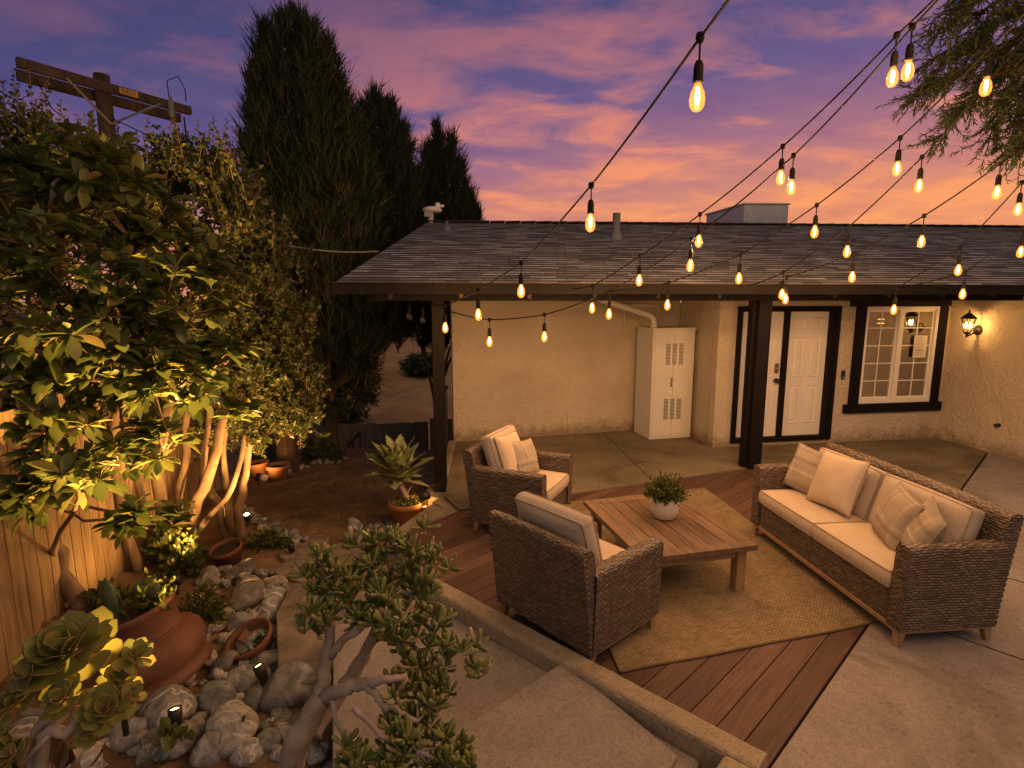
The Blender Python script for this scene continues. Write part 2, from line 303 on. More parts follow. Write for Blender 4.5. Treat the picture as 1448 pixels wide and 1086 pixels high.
# ------------------------------------------------------------------ mesh building
class MB:
    def __init__(s): s.v = []; s.f = []; s.n = 0; s.uvs = []; s.has_uv = False
    def add(s, verts, faces, uv=None):
        verts = np.asarray(verts, float).reshape(-1, 3)
        s.v.append(verts); o = s.n; s.n += len(verts)
        if isinstance(faces, np.ndarray): s.f.extend((faces+o).tolist())
        else: s.f.extend([[i+o for i in f] for f in faces])
        s.uvs.append(np.zeros((len(verts), 2)) if uv is None else np.asarray(uv, float).reshape(-1, 2))
        if uv is not None: s.has_uv = True
        return s
    def box(s, c, d, ax=None, taper=None):
        """centre, full size, optional 3x3 axes as rows; taper scales the top"""
        x, y, z = d[0]/2, d[1]/2, d[2]/2; t = taper or 1
        p = np.array([(-x,-y,-z),(x,-y,-z),(x,y,-z),(-x,y,-z),(-x*t,-y*t,z),(x*t,-y*t,z),(x*t,y*t,z),(-x*t,y*t,z)])
        if ax is not None: p = p@np.asarray(ax, float)
        return s.add(p+np.asarray(c, float), [(3,2,1,0),(4,5,6,7),(0,1,5,4),(1,2,6,5),(2,3,7,6),(3,0,4,7)])
    def bar(s, a, b, w, h, up=(0, 0, 1), ext=0.):
        a = np.asarray(a, float); b = np.asarray(b, float); y = b-a; l = np.linalg.norm(y); y /= l
        x = np.cross(y, up); x /= np.linalg.norm(x); z = np.cross(x, y)
        return s.box((a+b)/2, (w, l+2*ext, h), np.array([x, y, z]))
    def tube(s, pts, r, n=8, cap=True):
        P = np.asarray(pts, float); k = len(P)
        R = np.full(k, r) if np.isscalar(r) else np.asarray(r, float)
        T = np.gradient(P, axis=0); T /= (np.linalg.norm(T, axis=1, keepdims=True)+1e-9)
        ref = np.array([0, 0, 1.]) if abs(T[0][2]) < .9 else np.array([1., 0, 0])
        x = np.cross(T[0], ref); x /= np.linalg.norm(x); rings = []
        a = np.linspace(0, 2*PI, n, endpoint=False)
        for i in range(k):
            x = x-T[i]*np.dot(x, T[i]); x /= (np.linalg.norm(x)+1e-9); y = np.cross(T[i], x)
            rings.append(P[i]+R[i]*(np.outer(np.cos(a), x)+np.outer(np.sin(a), y)))
        f = []
        for i in range(k-1):
            for j in range(n):
                q = (j+1) % n; f.append((i*n+j, i*n+q, (i+1)*n+q, (i+1)*n+j))
        if cap: f.append(tuple(range(n))[::-1]); f.append(tuple((k-1)*n+j for j in range(n)))
        return s.add(np.vstack(rings), f)
    def lathe(s, prof, n=24, o=(0, 0, 0), ax=None):
        a = np.linspace(0, 2*PI, n, endpoint=False); pr = np.asarray(prof, float)
        V = np.stack([np.outer(pr[:, 0], np.cos(a)), np.outer(pr[:, 0], np.sin(a)), np.repeat(pr[:, 1:2], n, 1)], -1).reshape(-1, 3)
        if ax is not None: V = V@np.asarray(ax, float)
        f = []
        for i in range(len(pr)-1):
            for j in range(n):
                q = (j+1) % n; f.append((i*n+j, i*n+q, (i+1)*n+q, (i+1)*n+j))
        return s.add(V+np.asarray(o, float), f)
    def grid(s, P, uv=None, flip=False):
        a, b = P.shape[:2]; idx = np.arange(a*b).reshape(a, b)
        q = np.stack([idx[:-1, :-1], idx[1:, :-1], idx[1:, 1:], idx[:-1, 1:]], -1).reshape(-1, 4)
        if flip: q = q[:, ::-1]
        return s.add(P.reshape(-1, 3), q, None if uv is None else uv.reshape(-1, 2))
    def prism(s, poly, z0, z1):
        """vertical prism over a plan polygon (counter-clockwise); z1 may be one height per corner"""
        n = len(poly); zt = [z1]*n if np.isscalar(z1) else z1
        v = [(p[0], p[1], z0) for p in poly]+[(p[0], p[1], z) for p, z in zip(poly, zt)]
        f = [tuple(range(n))[::-1], tuple(range(n, 2*n))]+[(i, (i+1) % n, n+(i+1) % n, n+i) for i in range(n)]
        return s.add(v, f)
    def instances(s, tmpl, faces, P, R, S):
        """copies of a template: positions P (n,3), rotations R (n,3,3) with rows = local axes, scales S (n,) or (n,3)"""
        n = len(P)
        if not n: return s
        t = np.asarray(tmpl, float); S = np.asarray(S, float)
        S = S[:, None, None] if S.ndim == 1 else S[:, None, :]
        V = np.einsum('nki,nij->nkj', t[None]*S, R)+np.asarray(P)[:, None, :]
        k = len(t); off = (np.arange(n)*k)
        for fs in (3, 4):
            F = np.array([f for f in faces if len(f) == fs])
            if len(F):
                s.f.extend((F[None]+off[:, None, None]+s.n).reshape(-1, fs).tolist())
        s.v.append(V.reshape(-1, 3)); s.uvs.append(np.zeros((n*k, 2))); s.n += n*k
        return s
    def build(s, name, mat, parent=None, smooth=False, bevel=0., world=True):
        V = np.vstack(s.v)
        if parent is not None and world:
            root = parent
            while root.parent is not None: root = root.parent
            V = V-np.array(root.location)
        me = bpy.data.meshes.new(name); me.from_pydata(V.tolist(), [], s.f)
        if s.has_uv:
            U = np.vstack(s.uvs); l = me.uv_layers.new(name='UVMap')
            vi = np.zeros(len(me.loops), dtype=np.int32); me.loops.foreach_get('vertex_index', vi)
            l.data.foreach_set('uv', U[vi].ravel())
        me.materials.append(M[mat] if isinstance(mat, str) else mat)
        if smooth: me.polygons.foreach_set('use_smooth', np.ones(len(me.polygons), dtype=bool))
        me.update()
        o = bpy.data.objects.new(name, me); COL.objects.link(o)
        if parent is not None: o.parent = parent
        if bevel:
            bm = o.modifiers.new('bevel', 'BEVEL'); bm.width = bevel; bm.segments = 2; bm.limit_method = 'ANGLE'; bm.angle_limit = .6
        return o

def tag(o, label, cat, group=None, kind=None):
    o['label'] = label; o['category'] = cat
    if group: o['group'] = group
    if kind: o['kind'] = kind
    return o
def thing(name, label, cat, loc=(0, 0, 0), rotz=0., group=None):
    o = bpy.data.objects.new(name, None); COL.objects.link(o); o.empty_display_size = .1
    o.location = loc; o.rotation_euler = (0, 0, rotz); return tag(o, label, cat, group)
def struct(o): o['kind'] = 'structure'; return o
def copy_tree(o, parent=None):
    c = o.copy(); COL.objects.link(c)
    if parent is not None: c.parent = parent
    for ch in o.children: copy_tree(ch, c)
    return c
def lamp(name, loc, power, col, radius, parent):
    d = bpy.data.lights.new(name, 'POINT'); d.energy = power; d.color = col; d.shadow_soft_size = radius
    o = bpy.data.objects.new(name, d); COL.objects.link(o); o.parent = parent
    root = parent
    while root.parent is not None: root = root.parent
    o.location = Vector(loc)-Vector(root.location); return o
def rotmats(n, dirs, roll=None):
    """rotation rows (x, y, z) with local y along dirs"""
    d = np.asarray(dirs, float); d = d/(np.linalg.norm(d, axis=1, keepdims=True)+1e-9)
    ref = np.tile(np.array([0, 0, 1.]), (n, 1)); ref[np.abs(d[:, 2]) > .97] = (1., 0, 0)
    x = np.cross(d, ref); x /= np.linalg.norm(x, axis=1, keepdims=True); z = np.cross(x, d)
    if roll is not None:
        c, s = np.cos(roll)[:, None], np.sin(roll)[:, None]; x, z = x*c+z*s, z*c-x*s
    return np.stack([x, d, z], 1)
WARM = (1., .585, .32)

# ------------------------------------------------------------------ leaf templates (length 1 along y)
def leaf_t(w, rows=5, droop=.15, fold=.12, tip=1.6, base=.5):
    v = []; f = []
    for i in range(rows+1):
        t = i/rows; ww = w*(math.sin(PI*min(1, t**base))**.8 if 0 < t < 1 else 0.02)
        z = -droop*t*t
        v += [(-ww, t, z+fold*ww), (0, t, z), (ww, t, z+fold*ww)]
    for i in range(rows):
        a = i*3; f += [(a, a+1, a+4, a+3), (a+1, a+2, a+5, a+4)]
    return v, f
LEAF_BIG = leaf_t(.23, 5, .22, .35, base=1.25)
LEAF_OVAL = leaf_t(.32, 4, .15, .3, base=.9)
LEAF_SMALL = ([(0, 0, 0), (-.3, .45, .06), (0, 1, -.1), (.3, .45, .06), (0, .5, 0)], [(0, 4, 1), (0, 3, 4), (1, 4, 2), (4, 3, 2)])
BLADE = ([(-.5, 0, 0), (.5, 0, 0), (.35, .55, .03), (-.35, .55, .03), (0, 1, 0)], [(0, 1, 2, 3), (3, 2, 4)])

# ------------------------------------------------------------------ sky and light
w = bpy.data.worlds.new("World"); sc.world = w; w.use_nodes = True
nt = w.node_tree; L = nt.links.new; bg = nt.nodes['Background']
tc = nt.nodes.new('ShaderNodeTexCoord'); sep = nt.nodes.new('ShaderNodeSeparateXYZ'); L(tc.outputs['Generated'], sep.inputs[0])
def math_n(op, a, b=None, c=None, clamp=False):
    n = nt.nodes.new('ShaderNodeMath'); n.operation = op; n.use_clamp = clamp
    for i, q in enumerate((a, b, c)):
        if q is None: continue
        if isinstance(q, (int, float)): n.inputs[i].default_value = q
        else: L(q, n.inputs[i])
    return n.outputs[0]
X, Y, Z = sep.outputs
# azimuth warmth: the afterglow stands behind the house, a little to the right
hyp = math_n('SQRT', math_n('ADD', math_n('MULTIPLY', X, X), math_n('MULTIPLY', Y, Y)))
az = math_n('DIVIDE', math_n('ADD', math_n('MULTIPLY', X, .56), math_n('MULTIPLY', Y, .83)), math_n('ADD', hyp, .001))
warm = math_n('MULTIPLY_ADD', az, 1.25, -.25, clamp=True)
elev = math_n('MULTIPLY_ADD', math_n('SUBTRACT', 1, warm), .20, Z)
base = ramp(nt, [(0, (.80, .30, .14)), (.14, (.80, .29, .16)), (.25, (.40, .17, .23)), (.34, (.155, .105, .25)), (.48, (.072, .068, .19)), (.66, (.042, .040, .125)), (.8, (.022, .022, .05)), (1, (.014, .014, .026))])
L(elev, base.inputs[0])
# clouds on a flat layer overhead
den = math_n('ADD', math_n('MAXIMUM', Z, 0), .12)
cx = math_n('DIVIDE', X, den); cy = math_n('DIVIDE', Y, den)
cv = nt.nodes.new('ShaderNodeCombineXYZ'); L(cx, cv.inputs[0]); L(cy, cv.inputs[1])
mp = nt.nodes.new('ShaderNodeMapping'); mp.inputs['Rotation'].default_value = (0, 0, math.radians(28)); mp.inputs['Scale'].default_value = (.85, 1.25, 1); mp.inputs['Location'].default_value = (3.1, 1.7, 0); L(cv.outputs[0], mp.inputs[0])
cn = N(nt, 'ShaderNodeTexNoise', Scale=2.1, Detail=9, Roughness=.57, Distortion=.35); L(mp.outputs[0], cn.inputs['Vector'])
cn2 = N(nt, 'ShaderNodeTexNoise', Scale=.8, Detail=4, Roughness=.5, Distortion=.4); L(mp.outputs[0], cn2.inputs['Vector'])
mixn = math_n('ADD', math_n('MULTIPLY', cn.outputs['Fac'], .62), math_n('MULTIPLY', cn2.outputs['Fac'], .38))
cm = ramp(nt, [(.475, (0, 0, 0)), (.595, (1, 1, 1))]); L(mixn, cm.inputs[0])
ccol = ramp(nt, [(0, (1.0, .43, .16)), (.16, (1.0, .36, .14)), (.28, (.92, .29, .16)), (.40, (.50, .175, .19)), (.58, (.19, .09, .17)), (.75, (.05, .036, .07)), (1, (.014, .013, .026))]); L(elev, ccol.inputs[0])
mxc = nt.nodes.new('ShaderNodeMix'); mxc.data_type = 'RGBA'
L(math_n('MULTIPLY', cm.outputs[0], math_n('MULTIPLY_ADD', warm, .62, .30)), mxc.inputs[0]); L(base.outputs[0], mxc.inputs[6]); L(ccol.outputs[0], mxc.inputs[7])
cd = ramp(nt, [(.34, (1, 1, 1)), (.45, (0, 0, 0))]); L(mixn, cd.inputs[0])
mxd = nt.nodes.new('ShaderNodeMix'); mxd.data_type = 'RGBA'; mxd.blend_type = 'MULTIPLY'
L(math_n('MULTIPLY', cd.outputs[0], .7), mxd.inputs[0]); L(mxc.outputs[2], mxd.inputs[6]); mxd.inputs[7].default_value = (.62, .60, .95, 1)
bk_f = math_n('MULTIPLY_ADD', Y, -1.6, .15, clamp=True)  # unseen sky behind the camera, raised to warm grey as added frontal fill
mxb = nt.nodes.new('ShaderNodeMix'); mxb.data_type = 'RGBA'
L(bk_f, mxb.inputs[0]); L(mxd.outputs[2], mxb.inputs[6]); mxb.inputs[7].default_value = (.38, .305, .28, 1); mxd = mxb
# below the horizon: dim ground colour
gm = math_n('MULTIPLY_ADD', Z, 25, 1, clamp=True)
mxg = nt.nodes.new('ShaderNodeMix'); mxg.data_type = 'RGBA'
L(gm, mxg.inputs[0]); mxg.inputs[6].default_value = (.05, .035, .03, 1); L(mxd.outputs[2], mxg.inputs[7])
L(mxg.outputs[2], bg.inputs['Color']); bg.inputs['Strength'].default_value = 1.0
# the sun has just set behind the house: only a trace of it is left
sd = bpy.data.lights.new('sun', 'SUN'); sd.energy = .08; sd.angle = math.radians(12); sd.color = (1, .5, .28)
so = bpy.data.objects.new('sun', sd); COL.objects.link(so); so.rotation_euler = (math.radians(82), 0, math.radians(180-24))

sc.view_settings.view_transform = 'Standard'; sc.view_settings.look = 'None'; sc.view_settings.exposure = 0; sc.view_settings.gamma = 1
sc.cycles.use_denoising = True
try: sc.cycles.denoiser = 'OPENIMAGEDENOISE'
except Exception: pass
sc.cycles.max_bounces = 6; sc.cycles.diffuse_bounces = 3; sc.cycles.glossy_bounces = 3; sc.cycles.transparent_max_bounces = 24
sc.cycles.sample_clamp_indirect = 4; sc.cycles.caustics_reflective = False; sc.cycles.caustics_refractive = False

# ------------------------------------------------------------------ ground
def sst(t): t = np.clip(t, 0, 1); return t*t*(3-2*t)
def ground_z(x, y):
    x = np.asarray(x, float); y = np.asarray(y, float)
    z = -.33-.15*sst((y-4)/2.5)-.25*sst((y-7.5)/3.5)-1.9*sst((y-11)/4)
    z = z-.55*sst((x+1.15)/.3)                                 # cut down under the slabs and the house
    hill = sst((y-15)/26)*(1.6+.9*sst((-x-3)/16)+.25*np.sin(x*.55+y*.2))
    z = z+hill*sst((y-14)/6)
    z = z+.035*np.sin(x*3.1+1)*np.sin(y*2.7)+.02*np.sin(x*7.3)*np.cos(y*6.1)
    return z
def gz(x, y): return float(ground_z(x, y))
xs = np.concatenate([np.linspace(-70, -9, 60), np.linspace(-8.8, 3, 100), np.linspace(3.5, 40, 30)])
ys = np.concatenate([np.linspace(-8, 1, 10), np.linspace(1.2, 16, 140), np.linspace(16.6, 70, 80)])
GX, GY = np.meshgrid(xs, ys, indexing='ij')
GZ = ground_z(GX, GY)+RNG.normal(0, .012, GX.shape)*(GY < 14)
near = MB(); k = int(np.searchsorted(ys, 14.5))
near.grid(np.stack([GX, GY, GZ], -1)[:, :k+1]); struct(near.build('dirt_ground', 'dirt', smooth=True))
far = MB(); far.grid(np.stack([GX, GY, GZ+.25*np.sin(GX*1.3+GY*.6)*(GY > 18)*np.sin(GY*.9)], -1)[:, k:]); struct(far.build('hillside', 'dry_hill', smooth=True))
b = MB(); a = np.linspace(0, 2*PI, 48, endpoint=False)
b.add([(900*math.cos(t), 900*math.sin(t), -4.2) for t in a], [tuple(range(48))]); struct(b.build('far_ground', 'far_land'))

# ------------------------------------------------------------------ deck, slabs, curb
NV = np.array((.678, .735)); TV = np.array((.735, -.678))
def nt2(n, t): p = NV*n+TV*t; return float(p[0]), float(p[1])
DECK = [(1.29, 2.475), (5.55, 6.55), (3.75, 7.72), (-.60, 5.98), (-1.08, 5.45), (-.80, 4.44)]
def clip(poly, p, nrm, keep_ge):
    out = []
    for i in range(len(poly)):
        a, b_ = np.array(poly[i]), np.array(poly[(i+1) % len(poly)])
        da, db = np.dot(a-p, nrm)*keep_ge, np.dot(b_-p, nrm)*keep_ge
        if da >= 0: out.append(tuple(a))
        if (da >= 0) != (db >= 0): out.append(tuple(a+(b_-a)*da/(da-db)))
    return out
bd = np.array((.722, .692)); bp_ = np.array((-.692, .722)); p0 = np.array((1.29, 2.475))
mb = MB(); BW = .158
for i in range(40):
    q = clip(DECK, p0+bp_*(i*BW+.003), bp_, 1); q = clip(q, p0+bp_*((i+1)*BW-.003), bp_, -1) if len(q) > 2 else q
    if len(q) < 3: continue
    n0 = mb.n; mb.prism(q, -.03, 0.); V = mb.v[-1]
    sft = random.random()*9
    mb.uvs[-1] = np.stack([(V[:, :2]@bd)+sft, V[:, :2]@bp_+i*.37], -1); mb.has_uv = True
struct(mb.build('deck', 'decking', bevel=.003))
mb = MB(); mb.prism(DECK, -.5, -.036); struct(mb.build('deck_base', 'joint'))
PATIO = [(-.60, 6.00), (3.75, 7.74), (5.56, 6.57), (9.2, 10.05), (9.2, 11.2), (-.95, 10.6), (-.98, 9.0), (-.82, 6.45)]
mb = MB(); mb.prism(PATIO, -.4, .012); struct(mb.build('patio_floor', 'patio'))
SLAB = [(1.30, 2.465), (.55, 1.75), (2.4, -2.), (14, -2.), (14, 10), (9.24, 10.03), (5.57, 6.55)]
mb = MB(); mb.prism(SLAB, -.4, .006); struct(mb.build('concrete_slab', 'concrete'))
# control joints sawn into the slabs
mb = MB()
def joint(a, b_, z, wd=.014): mb.bar((*a, z), (*b_, z), wd, .004)
joint((1.64, 9.64), (1.86, 7.02), .0125); joint((5.079, 7.529), (5.6, 9.2), .0125); joint((5.08, 7.53), (5.25, 6.8), .0125)
joint((3.02, 3.79), (4.9, 1.8), .0065); joint((3.02, 3.79), (2.75, 3.85), .0065); joint((4.0, 4.75), (6.4, 2.3), .0065)
struct(mb.build('slab_joints', 'joint'))
def rough_block(mb, o, ux, ly, lx, lyl, z0, z1, step=.06, amp=.0025):
    """a cast concrete bar with slightly worn faces: origin o, axes ux, ly in plan, sizes lx, lyl"""
    nx = max(2, int(lx/step)); ux = np.array((*ux, 0.)); ly = np.array((*ly, 0.)); o = np.array((*o, 0.))
    sec = [(0, z0), (0, z1-.025), (.008, z1-.008), (.025, z1), (lyl-.025, z1), (lyl-.008, z1-.008), (lyl, z1-.025), (lyl, z0)]
    P = np.zeros((nx+1, len(sec), 3))
    for i in range(nx+1):
        for j, (q, z) in enumerate(sec):
            jt = RNG.normal(0, amp)*.5 if 0 < j < 7 else 0
            P[i, j] = o+ux*(lx*i/nx)+ly*(q+jt)+np.array((0, 0, z+RNG.normal(0, amp)*.5))
    mb.grid(P, flip=True)
    for i, fl in ((0, False), (nx, True)):
        mb.add(P[i], [tuple(range(len(sec)))[::-1] if fl else tuple(range(len(sec)))])
mb = MB()
rough_block(mb, nt2(2.54, -3.32), TV, NV, 2.60, .155, -.45, .13)
rough_block(mb, nt2(2.535, -.885), -NV, TV, 1.3, .17, -.45, .127)
struct(mb.build('deck_curb', 'curb'))
mb = MB()
def slab(poly, z0, z1, m=mb): m.prism(poly, z0, z1)
slab([nt2(2.535, -3.3)[:2], (-1.32, 3.74), (-.80, 2.10), (.2, 1.4), nt2(2.535, -1.0)], -.45, .012)
struct(mb.build('landing', 'concrete', bevel=.012))
mb = MB(); slab([(.335, 3.215), (-.305, 2.64), (-.62, 2.3), (.1, 1.5), (.87, 2.55)][::1], -.4, [.105, .105, .10, .035, .04], mb)
struct(mb.build('upper_step', 'concrete', bevel=.014))
mb = MB(); slab([(-.85, 4.45), (-2.02, 4.70), (-1.95, 4.2), (-1.55, 3.3), (-1.25, 3.45), (-1.28, 3.78), (-.87, 4.15)], -.5, -.17, mb)
struct(mb.build('lower_step', 'slate', bevel=.012))
# pier under the corner post, patio edge kerb
mb = MB()
mb.prism([(-1.14, 6.72), (-.83, 6.62), (-.80, 7.12), (-1.12, 7.18)], -.6, -.09)
mb.prism([(-.97, 6.36), (-.62, 6.0), (-.80, 6.60), (-.84, 6.62)], -.6, -.03)
mb.prism([(-1.36, 5.62), (-1.09, 5.46), (-.61, 6.0), (-.98, 6.36)], -.6, [-.14, -.02, .0, -.06])
rough_block(mb, (-.98, 7.15), (-.05, 1.), (1., .05), 1.8, .12, -.6, .05)
struct(mb.build('patio_kerb', 'curb', bevel=.012))

# ------------------------------------------------------------------ house
house = thing('house', 'single storey cream stucco house with grey shingle roof and dark porch posts', 'house', (3.2, 9.6, 0))
EV = np.array((.989, .148))
def eave(x): return 6.40+(x+.98)*.149
EL, ER = np.array((-1.99, eave(-1.99), 2.565)), np.array((13.5, eave(13.5), 2.565))
RL, RR = np.array((-1.63, 11., 3.85)), np.array((14., 12.0, 3.853))
def roof_pt(u, t): a = EL+(ER-EL)*u; c = RL+(RR-RL)*u; return a+(c-a)*t
def roof_z(x, y):
    u = (x+1.9)/15.6; a = EL+(ER-EL)*u; c = RL+(RR-RL)*u
    return float(a[2]+(c[2]-a[2])*(y-a[1])/(c[1]-a[1]))
mb = MB(); NC = 37; LEN = 15.5; SL = np.linalg.norm(RL-EL)
for i in range(NC):
    t0, t1 = i/NC, min(1, (i+1.08)/NC); nu = 52
    P = np.zeros((nu+1, 3, 3)); U = np.zeros((nu+1, 3, 2))
    for j in range(nu+1):
        u = j/nu; jit = RNG.normal(0, .0025)
        lo = roof_pt(u, t0)+np.array((0, 0, .016+jit)); hi = roof_pt(u, t1)+np.array((0, 0, .002)); un = roof_pt(u, t0)+np.array((0, .001, .0))
        P[j] = (un, lo, hi); vv = i*.13
        U[j] = ((u*LEN, vv+.001), (u*LEN, vv+.004), (u*LEN, vv+.128))
    mb.grid(P, U)
roof = mb.build('roof', 'shingle', house)
mb = MB()   # ridge cap
for i in range(52):
    a = roof_pt(i/52, 1)+np.array((0, 0, .02)); c = roof_pt((i+.96)/52, 1)+np.array((0, 0, .028))
    mb.bar(a, c, .24, .02)
mb.build('ridge_cap', 'shingle', roof)
mb = MB(); dz = np.array((0, 0, -.03))
for kk, fl in ((1, False), (2.4, True)):
    mb.grid(np.array([[roof_pt(i/30, j/8)+dz*kk for j in range(9)] for i in range(31)]), flip=fl)
mb.add([EL+dz, ER+dz, EL+dz*2.4, ER+dz*2.4, RL+dz, RL+dz*2.4], [(0, 2, 3, 1), (0, 4, 5, 2)])
mb.build('roof_deck', 'dark_wood', roof)
bk = np.array((.6, 6.5, -1.45))
mb = MB(); mb.add([RL, RR, RR+bk, RL+bk], [(0, 1, 2, 3)]); mb.build('rear_slope', 'shingle', roof)
mb = MB(); mb.bar(EL+np.array((-.02, -.02, -.055)), ER+np.array((0, -.02, -.055)), .035, .12); mb.build('fascia', 'dark_wood', house, bevel=.004)
mb = MB(); mb.bar(EL+np.array((-.02, -.045, .012)), ER+np.array((0, -.045, .012)), .03, .012); mb.build('drip_edge', 'bronze', house)
mb = MB(); mb.bar(EL+np.array((-.03, 0, -.05)), RL+np.array((-.03, 0, -.05)), .04, .12); mb.build('barge_board', 'dark_wood', house, bevel=.004)
P1 = np.array((-.93, 6.93)); P2 = np.array((3.435, 7.62))
bdir = (P2-P1)/np.linalg.norm(P2-P1)
ba = P1-bdir*.80; bb = P1+bdir*11.5
mb = MB(); mb.bar((*ba, 2.455), (*bb, 2.455), .14, .17); mb.build('beam', 'dark_wood', house, bevel=.005)
for i in range(15):                         # rafter tails over the beam
    p = P1+bdir*(-.55+i*.82); nrm = np.array((bdir[1], -bdir[0])); a = p+nrm*.42; c = p-nrm*.6
    mb = MB(); za, zc = roof_z(a[0], a[1])-.155, roof_z(c[0], c[1])-.155
    mb.bar((*a, za+.0), (*c, zc), .045, .10); mb.build('rafter', 'bronze', house, bevel=.003)
axb = np.array([(bdir[0], bdir[1], 0), (-bdir[1], bdir[0], 0), (0, 0, 1)])
mb = MB(); mb.box((P1[0], P1[1], (2.37-.09)/2), (.155, .155, 2.46), axb); mb.build('post', 'dark_wood', house, bevel=.006)
mb = MB(); mb.box((P2[0], P2[1], 1.193), (.19, .17, 2.354), axb); mb.box((P2[0]-.125, P2[1]+.015, 1.19), (.055, .12, 2.354), axb); mb.build('post', 'dark_wood', house, bevel=.006)
# walls
def wall_frame(a, b_):
    a, b_ = np.array(a, float), np.array(b_, float); l = np.linalg.norm(b_-a); d = (b_-a)/l
    return a, d, np.array((d[1], -d[0])), l           # origin, along, outward (towards the patio), length
def wall_box(mb, fr, s0, s1, z0, z1, d0, d1):
    """box in wall coordinates: s along, z up, d outward from the wall face"""
    a, d, n, l = fr; c = a+d*(s0+s1)/2+n*(d0+d1)/2
    mb.box((c[0], c[1], (z0+z1)/2), (s1-s0, d1-d0, z1-z0), np.array([(d[0], d[1], 0), (n[0], n[1], 0), (0, 0, 1)])[[0, 1, 2]]*np.array([[1], [1], [1]]))
def wall_quad(fr, s0, s1, z0, th=.15):
    """wall piece from z0 up to the roof"""
    a, d, n, l = fr; p, q = a+d*s0, a+d*s1; pb, qb = p-n*th, q-n*th
    mb = MB(); mb.prism([tuple(p), tuple(q), tuple(qb), tuple(pb)], z0, [roof_z(*c)-.085 for c in (p, q, qb, pb)]); return mb
W1 = wall_frame((-.976, 9.0), (3.05, 10.075)); W2 = wall_frame((3.242, 8.647), (7.348, 9.285))
WS = wall_frame((3.06, 10.06), (3.242, 8.80)); WR = wall_frame((7.335, 9.33), (7.75, 6.9)); WL = wall_frame((-.99, 15.), (-.976, 9.155))
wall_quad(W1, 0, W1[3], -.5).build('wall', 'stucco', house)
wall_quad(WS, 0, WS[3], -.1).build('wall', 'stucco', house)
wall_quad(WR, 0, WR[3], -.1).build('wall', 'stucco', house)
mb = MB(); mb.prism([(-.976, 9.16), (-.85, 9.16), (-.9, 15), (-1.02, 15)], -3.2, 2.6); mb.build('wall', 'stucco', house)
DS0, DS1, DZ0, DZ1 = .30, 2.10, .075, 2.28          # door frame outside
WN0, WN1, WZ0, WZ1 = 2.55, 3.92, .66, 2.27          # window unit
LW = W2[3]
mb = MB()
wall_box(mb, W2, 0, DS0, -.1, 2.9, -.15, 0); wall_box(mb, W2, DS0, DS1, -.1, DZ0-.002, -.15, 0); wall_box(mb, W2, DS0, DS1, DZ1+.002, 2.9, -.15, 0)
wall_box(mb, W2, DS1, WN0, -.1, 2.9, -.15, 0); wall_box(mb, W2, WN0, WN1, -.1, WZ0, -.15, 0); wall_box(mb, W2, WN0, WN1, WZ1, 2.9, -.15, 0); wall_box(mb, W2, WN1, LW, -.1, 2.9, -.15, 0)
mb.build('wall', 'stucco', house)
# door pair
mb = MB()
wall_box(mb, W2, DS0, DS0+.085, DZ0, DZ1, -.11, .03); wall_box(mb, W2, DS1-.16, DS1, DZ0, DZ1, -.11, .03)
wall_box(mb, W2, DS0+.085, DS1-.16, DZ1-.085, DZ1, -.11, .03); wall_box(mb, W2, DS0+.085, DS1-.16, DZ0, DZ0+.07, -.11, .03)
wall_box(mb, W2, DS1-.075, DS1-.05, DZ0, DZ1-.02, .031, .045)
mb.build('door_frame', 'dark_wood', house, bevel=.006)
sm = DS0+.085+(DS1-.16-DS0-.085)*.485
mb = MB(); wall_box(mb, W2, sm, sm+.075, DZ0+.071, DZ1-.086, -.10, .012); mb.build('door_mullion', 'dark_wood', house, bevel=.006)
def door_leaf(s0, s1, handle):
    z0, z1 = DZ0+.075, DZ1-.09; mb = MB(); wall_box(mb, W2, s0, s1, z0, z1, -.095, -.055)
    wd = s1-s0; a, d, n, l = W2
    rows = [(.865, .955), (.48, .80), (.10, .42)]
    for c0, c1 in ((.14, .45), (.55, .86)):
        for r0, r1 in rows:
            p, q, y0, y1 = s0+wd*c0, s0+wd*c1, z0+(z1-z0)*r0, z0+(z1-z0)*r1
            def ring(i, dd): return [(*(a+d*(p+i)+n*dd), y0+i), (*(a+d*(q-i)+n*dd), y0+i), (*(a+d*(q-i)+n*dd), y1-i), (*(a+d*(p+i)+n*dd), y1-i)]
            rs = [ring(0, -.0548), ring(.008, -.042), ring(.022, -.042), ring(.030, -.0535), ring(.044, -.0535), ring(.075, -.044)]
            v = [x for r in rs for x in r]; f = []
            for k in range(5):
                for j in range(4): f.append((k*4+j, k*4+(j+1) % 4, k*4+4+(j+1) % 4, k*4+4+j))
            f.append((20, 21, 22, 23)); mb.add(v, f)
    o = mb.build('door', 'door_white', house)
    if handle:
        c = a+d*(s1-.065); z = 1.08; ax = np.array([(d[0], d[1], 0), (0, 0, 1), (n[0], n[1], 0)])
        h = MB(); h.lathe([(.0, 0), (.038, 0), (.036, .012), (.014, .018), (.013, .045), (.034, .055), (.04, .075), (.03, .092), (0, .098)], 18, (*(c-n*.055), z), ax); h.build('handle', 'black_metal', o, smooth=True)
        h = MB(); wall_box(h, W2, s1-.10, s1-.035, z+.12, z+.28, -.055, -.035); cc = c-n*.036
        h.lathe([(.0, 0), (.022, 0), (.02, .014), (0, .016)], 14, (*cc, z+.2), ax); h.build('deadbolt', 'brass', o, bevel=.005)
    return o
door_leaf(DS0+.088, sm-.003, True); door_leaf(sm+.078, DS1-.163, False)
